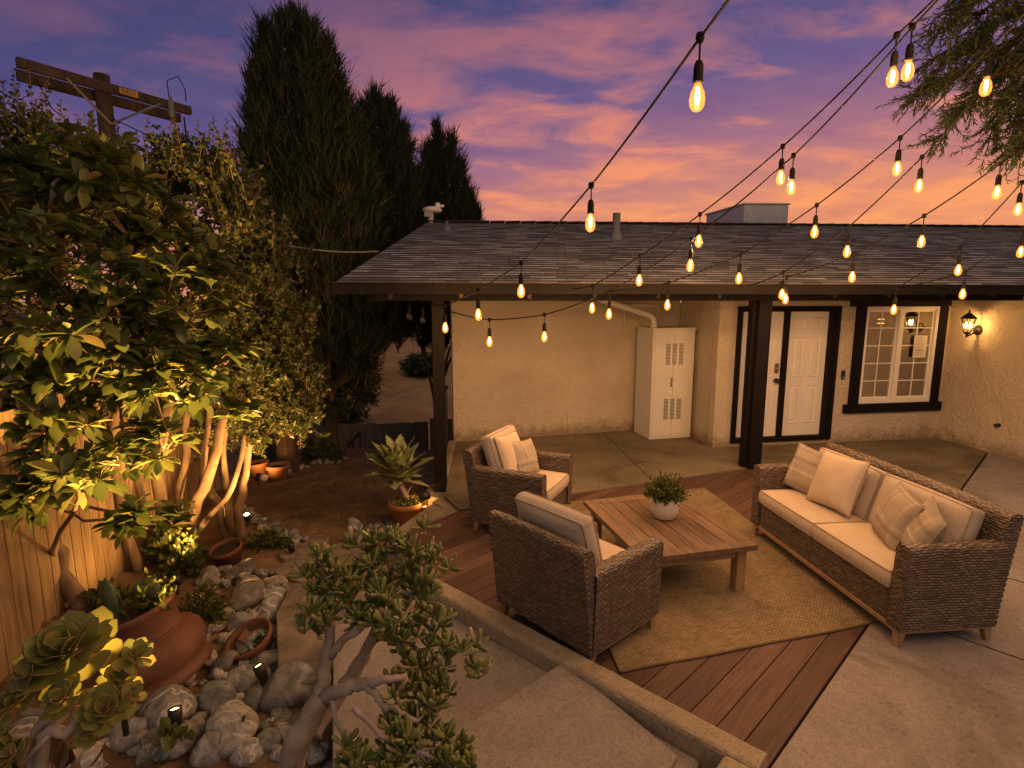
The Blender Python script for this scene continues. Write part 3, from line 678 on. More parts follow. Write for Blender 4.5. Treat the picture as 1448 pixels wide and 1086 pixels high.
# window
mb = MB()
wall_box(mb, W2, 2.25, 4.10, 2.272, 2.40, .001, .05)
wall_box(mb, W2, 2.37, WN0, WZ0+.002, 2.27, .001, .04); wall_box(mb, W2, WN1, 4.075, WZ0+.002, 2.27, .001, .04)
wall_box(mb, W2, 2.29, 4.13, .51, WZ0, .001, .06)
mb.build('window_trim', 'dark_wood', house, bevel=.006)
mb = MB(); fw = .06
wall_box(mb, W2, WN0, WN0+fw, WZ0, WZ1, -.09, .02); wall_box(mb, W2, WN1-fw, WN1, WZ0, WZ1, -.09, .02)
wall_box(mb, W2, WN0+fw, WN1-fw, WZ1-fw, WZ1, -.09, .02); wall_box(mb, W2, WN0+fw, WN1-fw, WZ0, WZ0+fw*1.3, -.09, .02)
wm = (WN0+WN1)/2; wall_box(mb, W2, wm-.04, wm+.04, WZ0+fw*1.3, WZ1-fw, -.08, .008)
window = mb.build('window', 'vinyl', house, bevel=.006)
for k, (s0, s1, dd) in enumerate(((WN0+fw, wm-.04, -.045), (wm+.04, WN1-fw, -.02))):
    z0, z1 = WZ0+fw*1.3, WZ1-fw; r = .028
    mb = MB()
    wall_box(mb, W2, s0, s0+r, z0, z1, dd-.03, dd+.006); wall_box(mb, W2, s1-r, s1, z0, z1, dd-.03, dd+.006)
    wall_box(mb, W2, s0+r, s1-r, z1-r, z1, dd-.03, dd+.006); wall_box(mb, W2, s0+r, s1-r, z0, z0+r, dd-.03, dd+.006)
    m_ = (s0+s1)/2; wall_box(mb, W2, m_-.009, m_+.009, z0+r, z1-r, dd-.005, dd+.005)
    for q in range(1, 5):
        zz = z0+(z1-z0)*q/5; wall_box(mb, W2, s0+r, m_-.009, zz-.009, zz+.009, dd-.005, dd+.0048); wall_box(mb, W2, m_+.009, s1-r, zz-.009, zz+.009, dd-.005, dd+.0048)
    mb.build('sash', 'vinyl', window, bevel=.003)
    mb = MB(); wall_box(mb, W2, s0+r*.5, s1-r*.5, z0+r*.5, z1-r*.5, dd-.008, dd-.006); mb.build('pane', 'glass_dark', window)
mb = MB()
for q in range(17):
    z = WZ0+.1+q*.09; s1b = WN1-.08 if q % 1 == 0 else WN1
    a, d, n, l = W2; c = a+d*((WN0+.28+WN1-.22)/2)+n*(-.22)
    ax = np.array([(d[0], d[1], 0), (n[0]*.8, n[1]*.8, .6), (-n[0]*.6, -n[1]*.6, .8)])
    mb.box((c[0], c[1], z), (WN1-WN0-.50, .085, .004), ax)
mb.build('blind', 'blind_slat', window)
mb = MB()
wall_box(mb, W2, WN0-.2, WN1+.15, WZ0-.2, WZ1+.2, -1.32, -1.30); wall_box(mb, W2, WN0-.22, WN0-.2, WZ0-.2, WZ1+.2, -1.32, -.16); wall_box(mb, W2, WN1+.15, WN1+.17, WZ0-.2, WZ1+.2, -1.32, -.16)
wall_box(mb, W2, WN0-.2, WN1+.15, WZ0-.22, WZ0-.2, -1.32, -.16); wall_box(mb, W2, WN0-.2, WN1+.15, WZ1+.2, WZ1+.22, -1.32, -.16)
mb.build('interior_room', 'room_dark', house)
a, d, n, l = W2; c = a+d*3.42-n*.62
mb = MB(); mb.lathe([(0, -.05), (.05, -.04), (.065, 0), (.05, .04), (0, .05)], 14, (c[0], c[1], 2.0)); il = mb.build('reflection_glow', 'added_glow', house, smooth=True)  # added glowing ball standing in for the bright reflection in the pane
lamp('added_room_fill', (c[0], c[1], 1.85), 9, WARM, .05, house)  # added fill lamp to brighten the blind and room
# foundation trim and small wall fittings
for s0_ in (1.05, 2.02): mb = MB(); wall_box(mb, W1, s0_, s0_+.011, .03, .46, .0, .012); mb.build('conduit', 'stucco', house)
# things fixed to the house
a, d, n, l = W2
def on_wall(fr, s): return fr[0]+fr[1]*s
p = on_wall(W2, 2.235); o = thing('doorbell', 'small black doorbell beside the door frame and window trim', 'doorbell', (p[0], p[1], 1.08))
mb = MB(); wall_box(mb, W2, 2.205, 2.265, 1.08, 1.23, .001, .028); o1 = mb.build('housing', 'black_metal', o, bevel=.008)
mb = MB(); ax2 = np.array([(d[0], d[1], 0), (0, 0, 1), (n[0], n[1], 0)]); pc = p+n*.028
mb.lathe([(0, .006), (.014, .005), (.018, 0)][::-1], 14, (pc[0], pc[1], 1.115), ax2); mb.build('button', 'grey_metal', o, smooth=True)
o = thing('notice', 'printed white paper notice taped inside the window pane', 'notice', tuple((*(on_wall(W2, 3.62)-n*.0), 1.5)))
mb = MB(); wall_box(mb, W2, 3.50, 3.745, 1.42, 1.79, .014, .016)
o1 = mb.build('sheet', 'paper', o); mb = MB()
for q in range(13):
    if q == 9: wall_box(mb, W2, 3.54, 3.705, 1.755-q*.025, 1.767-q*.025, .0163, .0168); continue
    wall_box(mb, W2, 3.53, 3.53+.185*random.uniform(.7, 1), 1.757-q*.025, 1.763-q*.025, .0163, .0168)
mb.build('print', 'print_ink', o1)
# wall lantern
fr = WR; s = .54; pw = on_wall(WR, s); nW = WR[2]; zl = 1.93
lc = pw+nW*.20
o = thing('wall_lantern', 'lit black metal carriage lantern on the stucco wall right of the window', 'lantern', (lc[0], lc[1], zl))
axw = np.array([(WR[1][0], WR[1][1], 0), (0, 0, 1), (nW[0], nW[1], 0)])
mb = MB(); mb.lathe([(0, .03), (.05, .026), (.075, .01), (.08, 0)][::-1], 20, (pw[0], pw[1], zl-.03), axw); mb.build('backplate', 'black_metal', o, smooth=True)
mb = MB(); pts = [(*(pw+nW*q), zl-.03+h) for q, h in ((.02, 0), (.07, -.035), (.13, -.075), (.18, -.085), (.20, -.07))]
mb.tube(pts, .014, 8); mb.lathe([(.0, -.15), (.012, -.14), (.018, -.12), (.01, -.105), (.03, -.09), (.05, -.075), (.055, -.06)], 12, (lc[0], lc[1], zl)); mb.build('arm', 'black_metal', o, smooth=True)
mb = MB(); mb.lathe([(.0, .30), (.008, .29), (.016, .275), (.010, .26), (.014, .25), (.05, .225), (.11, .165), (.118, .155), (.112, .15)], 6, (lc[0], lc[1], zl)); mb.build('roof_cap', 'black_metal', o)
mb = MB()
for k in range(6):
    t = k*PI/3; mb.tube([(lc[0]+.052*math.cos(t), lc[1]+.052*math.sin(t), zl-.062), (lc[0]+.10*math.cos(t), lc[1]+.10*math.sin(t), zl+.155)], .006, 6)
mb.build('cage', 'black_metal', o)
mb = MB(); mb.lathe([(.048, -.06), (.096, .15)], 6, (lc[0], lc[1], zl)); mb.build('lantern_glass', 'glass_clear', o)
for k in (-1, 1):
    mb = MB(); q = lc+WR[1]*.028*k; mb.lathe([(0, -.045), (.012, -.03), (.017, 0), (.01, .04), (0, .06)], 10, (q[0], q[1], zl+.045)); mb.build('candle_bulb', 'filament', o, smooth=True)
lamp('lantern_light', (lc[0], lc[1], zl+.05), 23, (1., .50, .15), .035, o)
p = on_wall(WR, 1.06); o = thing('hose_bib', 'small round hose tap low on the right hand stucco wall', 'tap', (p[0], p[1], .47))
mb = MB(); mb.lathe([(.03, 0), (.03, .01), (.016, .014), (.016, .05), (.028, .055), (.028, .075), (0, .08)], 12, (p[0], p[1], .47), axw); mb.build('spout', 'bronze', o, smooth=True)
# utility cabinet
u = np.array((.974, .228)); wv = np.array((-.228, .974)); c0 = np.array((2.345, 9.143)); CW, CD, CH = .775, .60, 1.885
o = thing('utility_cabinet', 'tall white metal utility cabinet with louvred doors in the stucco niche', 'cabinet', (c0[0], c0[1], .012))
CF = (c0, u, np.array((u[1], -u[0])), CW)
mb = MB(); wall_box(mb, CF, 0, CW, .015, CH, -CD, 0); mb.build('body', 'cabinet_white', o, bevel=.006)
for s0, s1, nm in ((.035, CW/2-.003, 1), (CW/2+.003, CW-.035, 0)):
    mb = MB(); wall_box(mb, CF, s0, s1, .06, CH-.05, .0015, .016); dr = mb.build('door', 'cabinet_white', o, bevel=.003)
for zz0 in (.36, 1.30):
    mb = MB()
    for k in range(3):
        s0 = .235+k*.12
        for q in range(15):
            if abs(s0+.04-CW/2) < .005: pass
            wall_box(mb, CF, s0, s0+.082, zz0+q*.024, zz0+q*.024+.013, .0162, .021)
    mb.build('louvre', 'grey_metal', o)
mb = MB(); wall_box(mb, CF, CW/2-.045, CW/2-.02, .92, 1.08, .0165, .034); mb.build('latch', 'brass', o, bevel=.004)
mb = MB(); wall_box(mb, CF, -.012, CW+.012, CH, CH+.03, -CD, .025); mb.build('lid', 'cabinet_white', o, bevel=.005)
p = c0+u*.13-CF[2]*.25
o = thing('flue_pipe', 'fat painted flue pipe rising from the utility cabinet and sloping left under the eaves', 'pipe', (p[0], p[1], CH+.03))
mb = MB(); mb.tube([(p[0], p[1], CH+.03), (p[0], p[1], CH+.12), (p[0]-.02, p[1]-.01, CH+.18), (p[0]-.1, p[1]-.05, CH+.235), (p[0]-1.15, p[1]-.30, CH+.56), (p[0]-1.6, p[1]-.42, CH+.70)], .05, 14)
mb.tube([(p[0], p[1], CH+.03), (p[0], p[1], CH+.075)], .058, 14); mb.build('flue', 'cabinet_white', o, smooth=True)
p = on_wall(W1, 3.1)+W1[2]*.03
o = thing('conduit_pipe', 'thin horizontal conduit pipe on the wall above the utility cabinet', 'pipe', (p[0], p[1], 2.2))
mb = MB(); q0 = on_wall(W1, 2.95)+W1[2]*.04; q1 = on_wall(W1, 3.75)+W1[2]*.04
mb.tube([(*q0, 2.28), (*q1, 2.27)], .028, 10); mb.tube([(*(q1-W1[1]*.06), 2.27), (*(q1-W1[1]*.06), 1.95)], .012, 8); mb.tube([(*(q0+W1[1]*.1), 2.28), (*(q0+W1[1]*.1), 1.9)], .012, 8); mb.build('conduit', 'cabinet_white', o, smooth=True)
# roof fittings
def roof_at(u_, v_):
    best = None
    for k in range(200):
        Yk = 6.5+k*.03; p = aty(u_, v_, Yk)
        if p[2] <= roof_z(p[0], p[1]): return p
    return p
p = roof_at(871, 337); o = thing('vent_pipe', 'tall grey vent pipe with a flared flashing near the middle of the roof', 'vent pipe', tuple(p))
mb = MB(); mb.lathe([(.13, -.04), (.10, .04), (.075, .12), (.068, .14)], 18, tuple(p)); mb.build('flashing', 'grey_metal', o, smooth=True)
mb = MB(); mb.lathe([(.066, .1), (.066, .42), (.058, .42), (.058, .2)], 18, tuple(p)); mb.build('pipe', 'grey_metal', o, smooth=True)
p = roof_at(632, 326); o = thing('vent_pipe', 'short thin vent pipe near the left end of the roof ridge', 'vent pipe', tuple(p))
mb = MB(); mb.lathe([(.10, -.04), (.06, .06), (.045, .08), (.03, .08), (.03, .16), (.022, .16), (.022, .1)], 14, tuple(p)); mb.build('pipe', 'grey_metal', o, smooth=True)
p = roof_pt(.004, .995)
o = thing('roof_ventilator', 'white hooded ventilator on a short pole at the left end of the ridge', 'ventilator', tuple(p))
mb = MB(); mb.tube([(p[0], p[1], p[2]-.1), (p[0], p[1], p[2]+.22)], .055, 12); mb.box((p[0]-.04, p[1]-.03, p[2]+.16), (.13, .1, .1)); mb.build('pole', 'pale_metal', o)
mb = MB(); mb.lathe([(.0, .20), (.17, .20), (.19, .23), (.17, .27), (.08, .30), (0, .31)], 20, (p[0]+.03, p[1], p[2])); mb.lathe([(.05, .28), (.055, .33), (.04, .37), (0, .38)], 10, (p[0]+.14, p[1], p[2])); mb.box((p[0]+.18, p[1], p[2]+.31), (.16, .08, .04)); mb.build('hood', 'vinyl', o, smooth=True)
pa = aty(1053, 289, 13.3); 
o = thing('rooftop_air_unit', 'boxy grey rooftop air conditioner behind the ridge on the right', 'air conditioner', (5.9, 13.3, 3.5))
x0, x1 = aty(1053, 289, 13.3)[0], aty(1117, 289, 13.3)[0]; zt = pa[2]; yb = 15.0
x2 = aty(1015, 300, 15.0)[0]
mb = MB(); mb.prism([(x0, 13.3), (x1, 13.35), (x1-.05, yb), (x0-.30, yb)], 3.3, zt); mb.build('casing', 'pale_metal', o, bevel=.02)
mb = MB(); mb.box(((x0+x1)/2+.03, 13.30, zt-.33), (x1-x0-.12, .03, .36)); mb.build('service_panel', 'pale_metal', o, bevel=.01)
mb = MB(); mb.prism([(x0-.03, 13.27), (x1+.03, 13.32), (x1-.02, yb+.03), (x0-.34, yb+.03)], zt, zt+.035); mb.build('lid', 'pale_metal', o, bevel=.008)
# side railing behind the corner post
o = thing('porch_railing', 'black metal railing along the left edge of the patio behind the corner post', 'railing', (-1.0, 7.6, .05))
mb = MB(); mb.bar((-.985, 7.25, .96), (-1.075, 8.95, .96), .06, .05); mb.build('handrail', 'black_metal', o, bevel=.005)
mb = MB(); mb.bar((-.985, 7.25, .16), (-1.075, 8.95, .16), .04, .03); mb.build('bottom_rail', 'black_metal', o)
for k in range(14):
    t = (k+.5)/14; mb = MB(); mb.box((-.985-.09*t, 7.25+1.7*t, .55), (.018, .018, .76)); mb.build('baluster', 'black_metal', o)

# ------------------------------------------------------------------ furniture
def woven(mb, fn, ul, vl, row=.020, per=.094, amp=.007, flip=False, v_off=0):
    nu, nv = max(3, int(ul/.013)), max(3, int(vl/.0055))
    U, V = np.meshgrid(np.linspace(0, ul, nu+1), np.linspace(0, vl, nv+1), indexing='ij')
    P = fn(U, V); Pu = np.gradient(P, axis=0); Pv = np.gradient(P, axis=1)
    Nn = np.cross(Pu, Pv); Nn /= (np.linalg.norm(Nn, axis=-1, keepdims=True)+1e-9)
    if flip: Nn = -Nn
    wob = .003*np.sin(U*23+V*9)+.002*np.sin(U*57)
    Vv = V+v_off+wob; r = np.floor(Vv/row); a = np.abs(np.sin(PI*Vv/row))**.55
    d = amp*(a*(.55+.45*np.cos(2*PI*U/per+PI*r))-.6)
    mb.grid(P+Nn*d[..., None], np.stack([U, V+v_off+wob], -1), flip=flip)
def inv_u(w_, z0, z1, r):
    """inverted U section path (x, z) sampled densely, with rounded shoulders; returns function of arclength and its length"""
    pts = [(-w_/2, z0), (-w_/2, z1-r)]
    for k in range(1, 7): t = PI-k*PI/12; pts.append((-w_/2+r+r*math.cos(t), z1-r+r*math.sin(t)))
    for k in range(0, 7): t = PI/2-k*PI/12; pts.append((w_/2-r+r*math.cos(t), z1-r+r*math.sin(t)))
    pts.append((w_/2, z0)); P = np.array(pts); d = np.r_[0, np.cumsum(np.linalg.norm(np.diff(P, axis=0), axis=1))]
    return (lambda v: (np.interp(v, d, P[:, 0]), np.interp(v, d, P[:, 1]))), d[-1]
def section_cap(mb, f, ln, mk, flip):
    """flat woven end of an inverted U section"""
    zs = f(np.array([0.]))[1][0]; top = f(np.array([ln/2]))[1][0]; h = top-zs
    def fn(U, V):
        # width at the given height
        vv = np.linspace(0, ln/2, 200); x, z = f(vv)
        wz = np.interp(zs+V, z, -x)
        Un = U/U.max()*2-1
        return mk(Un*wz, zs+V)
    wd = -2*f(np.array([0.]))[0][0]
    woven(mb, fn, wd, h*.999, flip=flip)
def cushion(mb, c, size, ax=None, crown=.3, edge=.5, n=14, knife=False, pull=.05, uvs=1.):
    """puffed cushion: size full (w, d, h); boxed edge or knife edge"""
    w_, d_, h_ = size; g = np.linspace(-1, 1, n+1); A, B = np.meshgrid(g, g, indexing='ij')
    A = np.sign(A)*np.abs(A)**.8; B = np.sign(B)*np.abs(B)**.8
    wr = RNG.normal(0, 1, 6)
    for sgn in (1, -1):
        if knife:
            hh = ((1-A**2).clip(0)*(1-B**2).clip(0))**.42; px = 1-pull*(1-B**2)**1; py = 1-pull*(1-A**2)
            hh = hh*(1+.07*np.sin(A*5+wr[0])*np.sin(B*4+wr[1]))
            P = np.stack([A*w_/2*px, B*d_/2*py, sgn*h_/2*hh], -1)
        else:
            hh = edge+(1-edge)*((1-A**4)*(1-B**4))**.5*(1+.10*np.sin(A*4+wr[2])*np.cos(B*5+wr[3]))
            px = 1-.03*(1-hh)-.015*(A**2*B**2); P = np.stack([A*w_/2*px, B*d_/2*px, sgn*h_/2*hh], -1)
        if ax is not None: P = P@np.asarray(ax)
        mb.grid(P+np.asarray(c), np.stack([(A+1)*w_/2, (B+1)*d_/2], -1)*uvs, flip=(sgn < 0))
    if not knife:
        def edge_pt(t):   # boxed side strip
            return t
        rim = [(a_, -1) for a_ in g]+[(1, b_) for b_ in g[1:]]+[(a_, 1) for a_ in g[::-1][1:]]+[(-1, b_) for b_ in g[::-1][1:]]
        rim = np.array(rim); px = 1-.03*(1-edge)-.015*(rim[:, 0]**2*rim[:, 1]**2)
        rim = np.sign(rim)*np.abs(rim)**.8
        ss = []
        for q, bul in ((-1, 0), (-.5, .012), (0, .016), (.5, .012), (1, 0)):
            nn = rim/np.linalg.norm(rim, axis=1, keepdims=True)
            ss.append(np.stack([rim[:, 0]*w_/2*px+nn[:, 0]*bul, rim[:, 1]*d_/2*px+nn[:, 1]*bul, np.full(len(rim), q*h_/2*edge)], -1))
        P = np.stack(ss, 1)
        if ax is not None: P = P@np.asarray(ax)
        mb.grid(P+np.asarray(c), np.zeros(P.shape[:2]+(2,)))
        out = []
        for s_ in (ss[0], ss[-1]):
            q = s_@np.asarray(ax) if ax is not None else s_
            out.append(q+np.asarray(c))
        return out
    rim = [(a_, -1) for a_ in g]+[(1, b_) for b_ in g[1:]]+[(a_, 1) for a_ in g[::-1][1:]]+[(-1, b_) for b_ in g[::-1][1:]]
    rim = np.array(rim); rim = np.sign(rim)*np.abs(rim)**.8
    q = np.stack([rim[:, 0]*w_/2*(1-pull*(1-rim[:, 1]**2)), rim[:, 1]*d_/2*(1-pull*(1-rim[:, 0]**2)), np.zeros(len(rim))], -1)
    if ax is not None: q = q@np.asarray(ax)
    return [q+np.asarray(c)]
def seat_unit(name, label, cat, loc, rotz, W, D, seats, arm_h=.70, back_h=.87, arm_t=.125, group=None, cush=(.745, .50)):
    """woven armchair or sofa. Local frame: x across, y towards the front, rear at y = 0"""
    root = thing(name, label, cat, loc, rotz, group)
    bt, z0, rake = .11, .125, .10
    mb = MB(); f, ln = inv_u(arm_t, z0, arm_h, .045)
    for sx in (-1, 1):
        xc = sx*(W/2-arm_t/2); y0, y1 = .02, D
        def fn(U, V):
            x, z = f(V); t = U/(y1-y0); fl = .02*(z-z0)/(arm_h-z0)
            return np.stack([xc+x+sx*fl, y0+U, z+.014*np.sin(t*PI)*0-.0*t], -1)
        woven(mb, fn, y1-y0, ln, flip=True)
        section_cap(mb, f, ln, lambda X, Z, xc=xc, sx=sx: np.stack([xc+X+sx*.02*(Z-z0)/(arm_h-z0), np.full_like(X, y1), Z], -1), True)
    fb, lb = inv_u(bt, z0, back_h, .045)
    def bn(U, V):
        y, z = fb(V); return np.stack([-(U-W/2)*.985, y+bt/2-rake*((z-z0)/(back_h-z0))**1.3, z-.012*(np.abs(U-W/2)/(W/2))**3], -1)
    woven(mb, bn, W, lb, flip=True, v_off=.004)
    for sx in (-1, 1):
        section_cap(mb, fb, lb, lambda X, Z, sx=sx: np.stack([np.full_like(X, sx*W/2*.985), X+bt/2-rake*((Z-z0)/(back_h-z0))**1.3, Z-.012], -1), sx > 0)
    wi = W-2*arm_t
    def front(U, V): return np.stack([U-wi/2, np.full_like(U, D-.025), z0+V], -1)
    woven(mb, front, wi, .36-z0, flip=False)
    mb.build('frame', 'wicker', root, smooth=True, world=False)
    mb = MB(); mb.box((0, D/2+.02, .355), (wi+.02, D-.1, .02)); mb.build('seat_base', 'leg_wood', root, world=False)
    mb = MB(); rz = .112
    mb.box((0, D-.035, rz), (W-.05, .05, .035)); mb.box((0, .06, rz), (W-.05, .05, .035))
    for sx in (-1, 1): mb.box((sx*(W/2-.045), D/2, rz), (.05, D-.14, .0345))
    mb.build('base_rail', 'leg_wood', root, bevel=.004, world=False)
    for sx in (-1, 1):
        for y_, sp in ((D-.045, .02), (.06, -.03)):
            mb = MB(); t = .03; b_ = .02; yy = y_+sp
            mb.add([(sx*(W/2-.045)-b_, yy-b_, 0), (sx*(W/2-.045)+b_, yy-b_, 0), (sx*(W/2-.045)+b_, yy+b_, 0), (sx*(W/2-.045)-b_, yy+b_, 0),
                    (sx*(W/2-.045)-t, y_-t, .128), (sx*(W/2-.045)+t, y_-t, .128), (sx*(W/2-.045)+t, y_+t, .128), (sx*(W/2-.045)-t, y_+t, .128)],
                   [(3, 2, 1, 0), (4, 5, 6, 7), (0, 1, 5, 4), (1, 2, 6, 5), (2, 3, 7, 6), (3, 0, 4, 7)])
            mb.build('leg', 'leg_wood', root, bevel=.004, world=False)
    cw = wi/seats
    for k in range(seats):
        xc = -wi/2+cw*(k+.5); mb = MB()
        rims = cushion(mb, (xc, .12+(D-.10)/2, .445), (cw-.006, D-.12, .165), crown=.2, edge=.72)
        s_ = mb.build('seat_cushion', 'beige', root, smooth=True, world=False)
        mb = MB()
        for r in rims: mb.tube(np.vstack([r, r[:1]]), .0055, 5, cap=False)
        mb.build('piping', 'piping', s_, smooth=True, world=False)
    cw = wi/seats
    for k in range(seats):
        xc = -wi/2+cw*(k+.5); lean = .30
        ax = np.array([(1, 0, 0), (0, -math.sin(lean), math.cos(lean)), (0, -math.cos(lean), -math.sin(lean))])
        ax = np.array([ax[0], ax[1], -ax[2]])
        mb = MB(); rims = cushion(mb, (xc, .175, cush[0]), (cw-.02, cush[1], .20), ax, edge=.5)
        s_ = mb.build('back_cushion', 'taupe' if True else 'beige', root, smooth=True, world=False)
        mb = MB()
        for r in rims: mb.tube(np.vstack([r, r[:1]]), .0055, 5, cap=False)
        mb.build('piping', 'piping', s_, smooth=True, world=False)
    return root
def pillow(label, at, rot, lean, size, mat, group=None, thick=.17, spin=0.):
    """throw pillow: at = centre in world, rot = heading of its face, lean backwards, spin in its own plane"""
    f = np.array((math.cos(rot), math.sin(rot), 0.)); r = np.array((math.sin(rot), -math.cos(rot), 0.)); up = np.array((0, 0, 1.))
    yv = up*math.cos(lean)-f*math.sin(lean); zv = f*math.cos(lean)+up*math.sin(lean)
    xv = r*math.cos(spin)+yv*math.sin(spin); yv = yv*math.cos(spin)-r*math.sin(spin)
    o = thing('throw_pillow', label, 'pillow', at, 0, group); mb = MB()
    rims = cushion(mb, at, (size, size, thick), np.array([xv, yv, zv]), knife=True, pull=.07, n=20)
    c_ = mb.build('cover', mat, o, smooth=True); mb = MB()
    for q in rims: mb.tube(np.vstack([q, q[:1]]), .006, 5, cap=False)
    mb.build('piping', 'piping', o, smooth=True); return o
def to_world(root, x, y, z):
    c, s = math.cos(root.rotation_euler[2]), math.sin(root.rotation_euler[2]); l = root.location
    return (l[0]+x*c-y*s, l[1]+x*s+y*c, l[2]+z)
# near armchair: rear-right (0.484, 3.282); faces (.743,.669)
f = np.array((.743, .669)); r = np.array((.669, -.743)); Wc, Dc = .93, .76
rc = np.array((.492, 3.287))+r*.07-f*.045-r*Wc/2
chair_a = seat_unit('armchair', 'brown wicker armchair seen from behind, its back to the concrete curb', 'armchair', (rc[0], rc[1], .001), math.atan2(f[1], f[0])-PI/2, Wc, Dc, 1, group='wicker armchairs')
f2 = np.array((.906, -.423)); r2 = np.array((-.423, -.906)); nb = np.array((-.43, 5.45)); Wc = .88
rc2 = nb-r2*Wc/2
chair_b = seat_unit('armchair', 'brown wicker armchair facing the coffee table, nearest to the corner post', 'armchair', (rc2[0], rc2[1], .001), math.atan2(f2[1], f2[0])-PI/2, Wc, .80, 1, group='wicker armchairs')
fs = np.array((-.9945, -.105)); rs = np.array((-.105, .9945)); ws, ds_ = 1.92, .75
nf = np.array((2.66, 3.47)); rear = nf-fs*ds_+rs*ws/2
sofa = seat_unit('sofa', 'brown wicker two seat sofa with beige cushions on the right of the rug', 'sofa', (rear[0], rear[1], .008), math.atan2(fs[1], fs[0])-PI/2, ws, ds_, 2, arm_h=.74, back_h=.95, cush=(.70, .46))
rf = math.atan2(fs[1], fs[0])
# in the sofa frame x runs towards the far arm when negative
pillow('plaid throw pillow by the far arm of the sofa', to_world(sofa, .66, .36, .74), rf+.35, .35, .44, 'plaid', 'plaid sofa pillows', spin=.12)
pillow('large plain beige pillow leaning at the middle of the sofa', to_world(sofa, .27, .37, .77), rf+.1, .38, .50, 'beige', thick=.20, spin=-.05)
pillow('striped throw pillow between the plain cushion and the front most plaid pillow', to_world(sofa, -.42, .38, .72), rf-.35, .35, .44, 'stripe', 'plaid sofa pillows', spin=.10)
pillow('plaid throw pillow nearest the camera, against the near arm of the sofa', to_world(sofa, -.68, .40, .715), rf-.5, .38, .42, 'plaid', 'plaid sofa pillows', spin=.18)
rb = math.atan2(f2[1], f2[0])
pillow('striped throw pillow on the armchair beside the corner post', to_world(chair_b, -.05, .40, .70), rb-.15, .38, .40, 'stripe', spin=.12)
pillow('plain beige pillow behind the striped one on the far armchair', to_world(chair_b, .05, .29, .735), rb, .36, .50, 'beige', thick=.18, spin=.08)
pillow('thin taupe pillow tucked in front of the near armchair back cushion', to_world(chair_a, .04, .32, .70), math.atan2(f[1], f[0]), .32, .45, 'taupe', thick=.15, spin=-.05)

# coffee table
tx = np.array((.235, -.972)); ty = np.array((.972, .235))        # long axis, short axis
tcn = np.array((1.345, 4.68)); TL, TW, TH = 1.26, 1.02, .42
table = thing('coffee_table', 'low square wooden coffee table with plank top on the rug', 'coffee table', (tcn[0], tcn[1], .012), math.atan2(tx[1], tx[0])-PI/2)
mb = MB(); fb_ = .10
mb.box((0, TL/2-fb_/2, TH-.02), (TW, fb_, .045)); mb.box((0, -TL/2+fb_/2, TH-.02), (TW, fb_, .045))
mb.box((TW/2-fb_/2, 0, TH-.02), (fb_, TL-2*fb_-.004, .045)); mb.box((-TW/2+fb_/2, 0, TH-.02), (fb_, TL-2*fb_-.004, .045))
npk = 6; pw_ = (TW-2*fb_)/npk
for k in range(npk): mb.box((-TW/2+fb_+pw_*(k+.5), 0, TH-.021), (pw_-.007, TL-2*fb_-.008, .04))
mb.build('tabletop', 'teak', table, bevel=.004, world=False)
mb = MB(); ap = .09
for sx in (-1, 1): mb.box((sx*(TW/2-.10), 0, TH-.09), (.03, TL-.30, ap)); mb.box((0, sx*(TL/2-.10), TH-.09), (TW-.28, .03, ap))
mb.build('apron', 'leg_wood', table, bevel=.003, world=False)
for sx in (-1, 1):
    for sy in (-1, 1):
        mb = MB(); mb.box((sx*(TW/2-.10), sy*(TL/2-.10), (TH-.043)/2), (.085, .085, TH-.043)); mb.build('leg', 'leg_wood', table, bevel=.005, world=False)
# rug
rg = [np.array(q) for q in ((.70, 3.235), (2.812, 3.814), (2.464, 6.74), (.352, 6.16))]
mb = MB(); nu, nv = 60, 80; P = np.zeros((nu+1, nv+1, 3)); U = np.zeros((nu+1, nv+1, 2))
for i in range(nu+1):
    for j in range(nv+1):
        s_, t_ = i/nu, j/nv; q = (rg[0]*(1-s_)+rg[1]*s_)*(1-t_)+(rg[3]*(1-s_)+rg[2]*s_)*t_
        P[i, j] = (q[0]+.004*math.sin(t_*17), q[1]+.004*math.sin(s_*15), .011+.0012*math.sin(s_*20+t_*9)); U[i, j] = (s_*2.19, t_*2.95)
mb.grid(P, U, flip=True)
edge = np.vstack([P[:, 0], P[-1, 1:], P[::-1, -1][1:], P[0, ::-1][1:]])
rug = mb.build('rug', 'jute', smooth=True)
for vv in rug.data.vertices: pass
tag(rug, 'woven tan jute rug under the coffee table', 'rug')
mb = MB(); mb.tube(edge-np.array((0, 0, .004)), .0085, 6, cap=False); o = mb.build('rug_border', 'jute', smooth=True); o.parent = rug
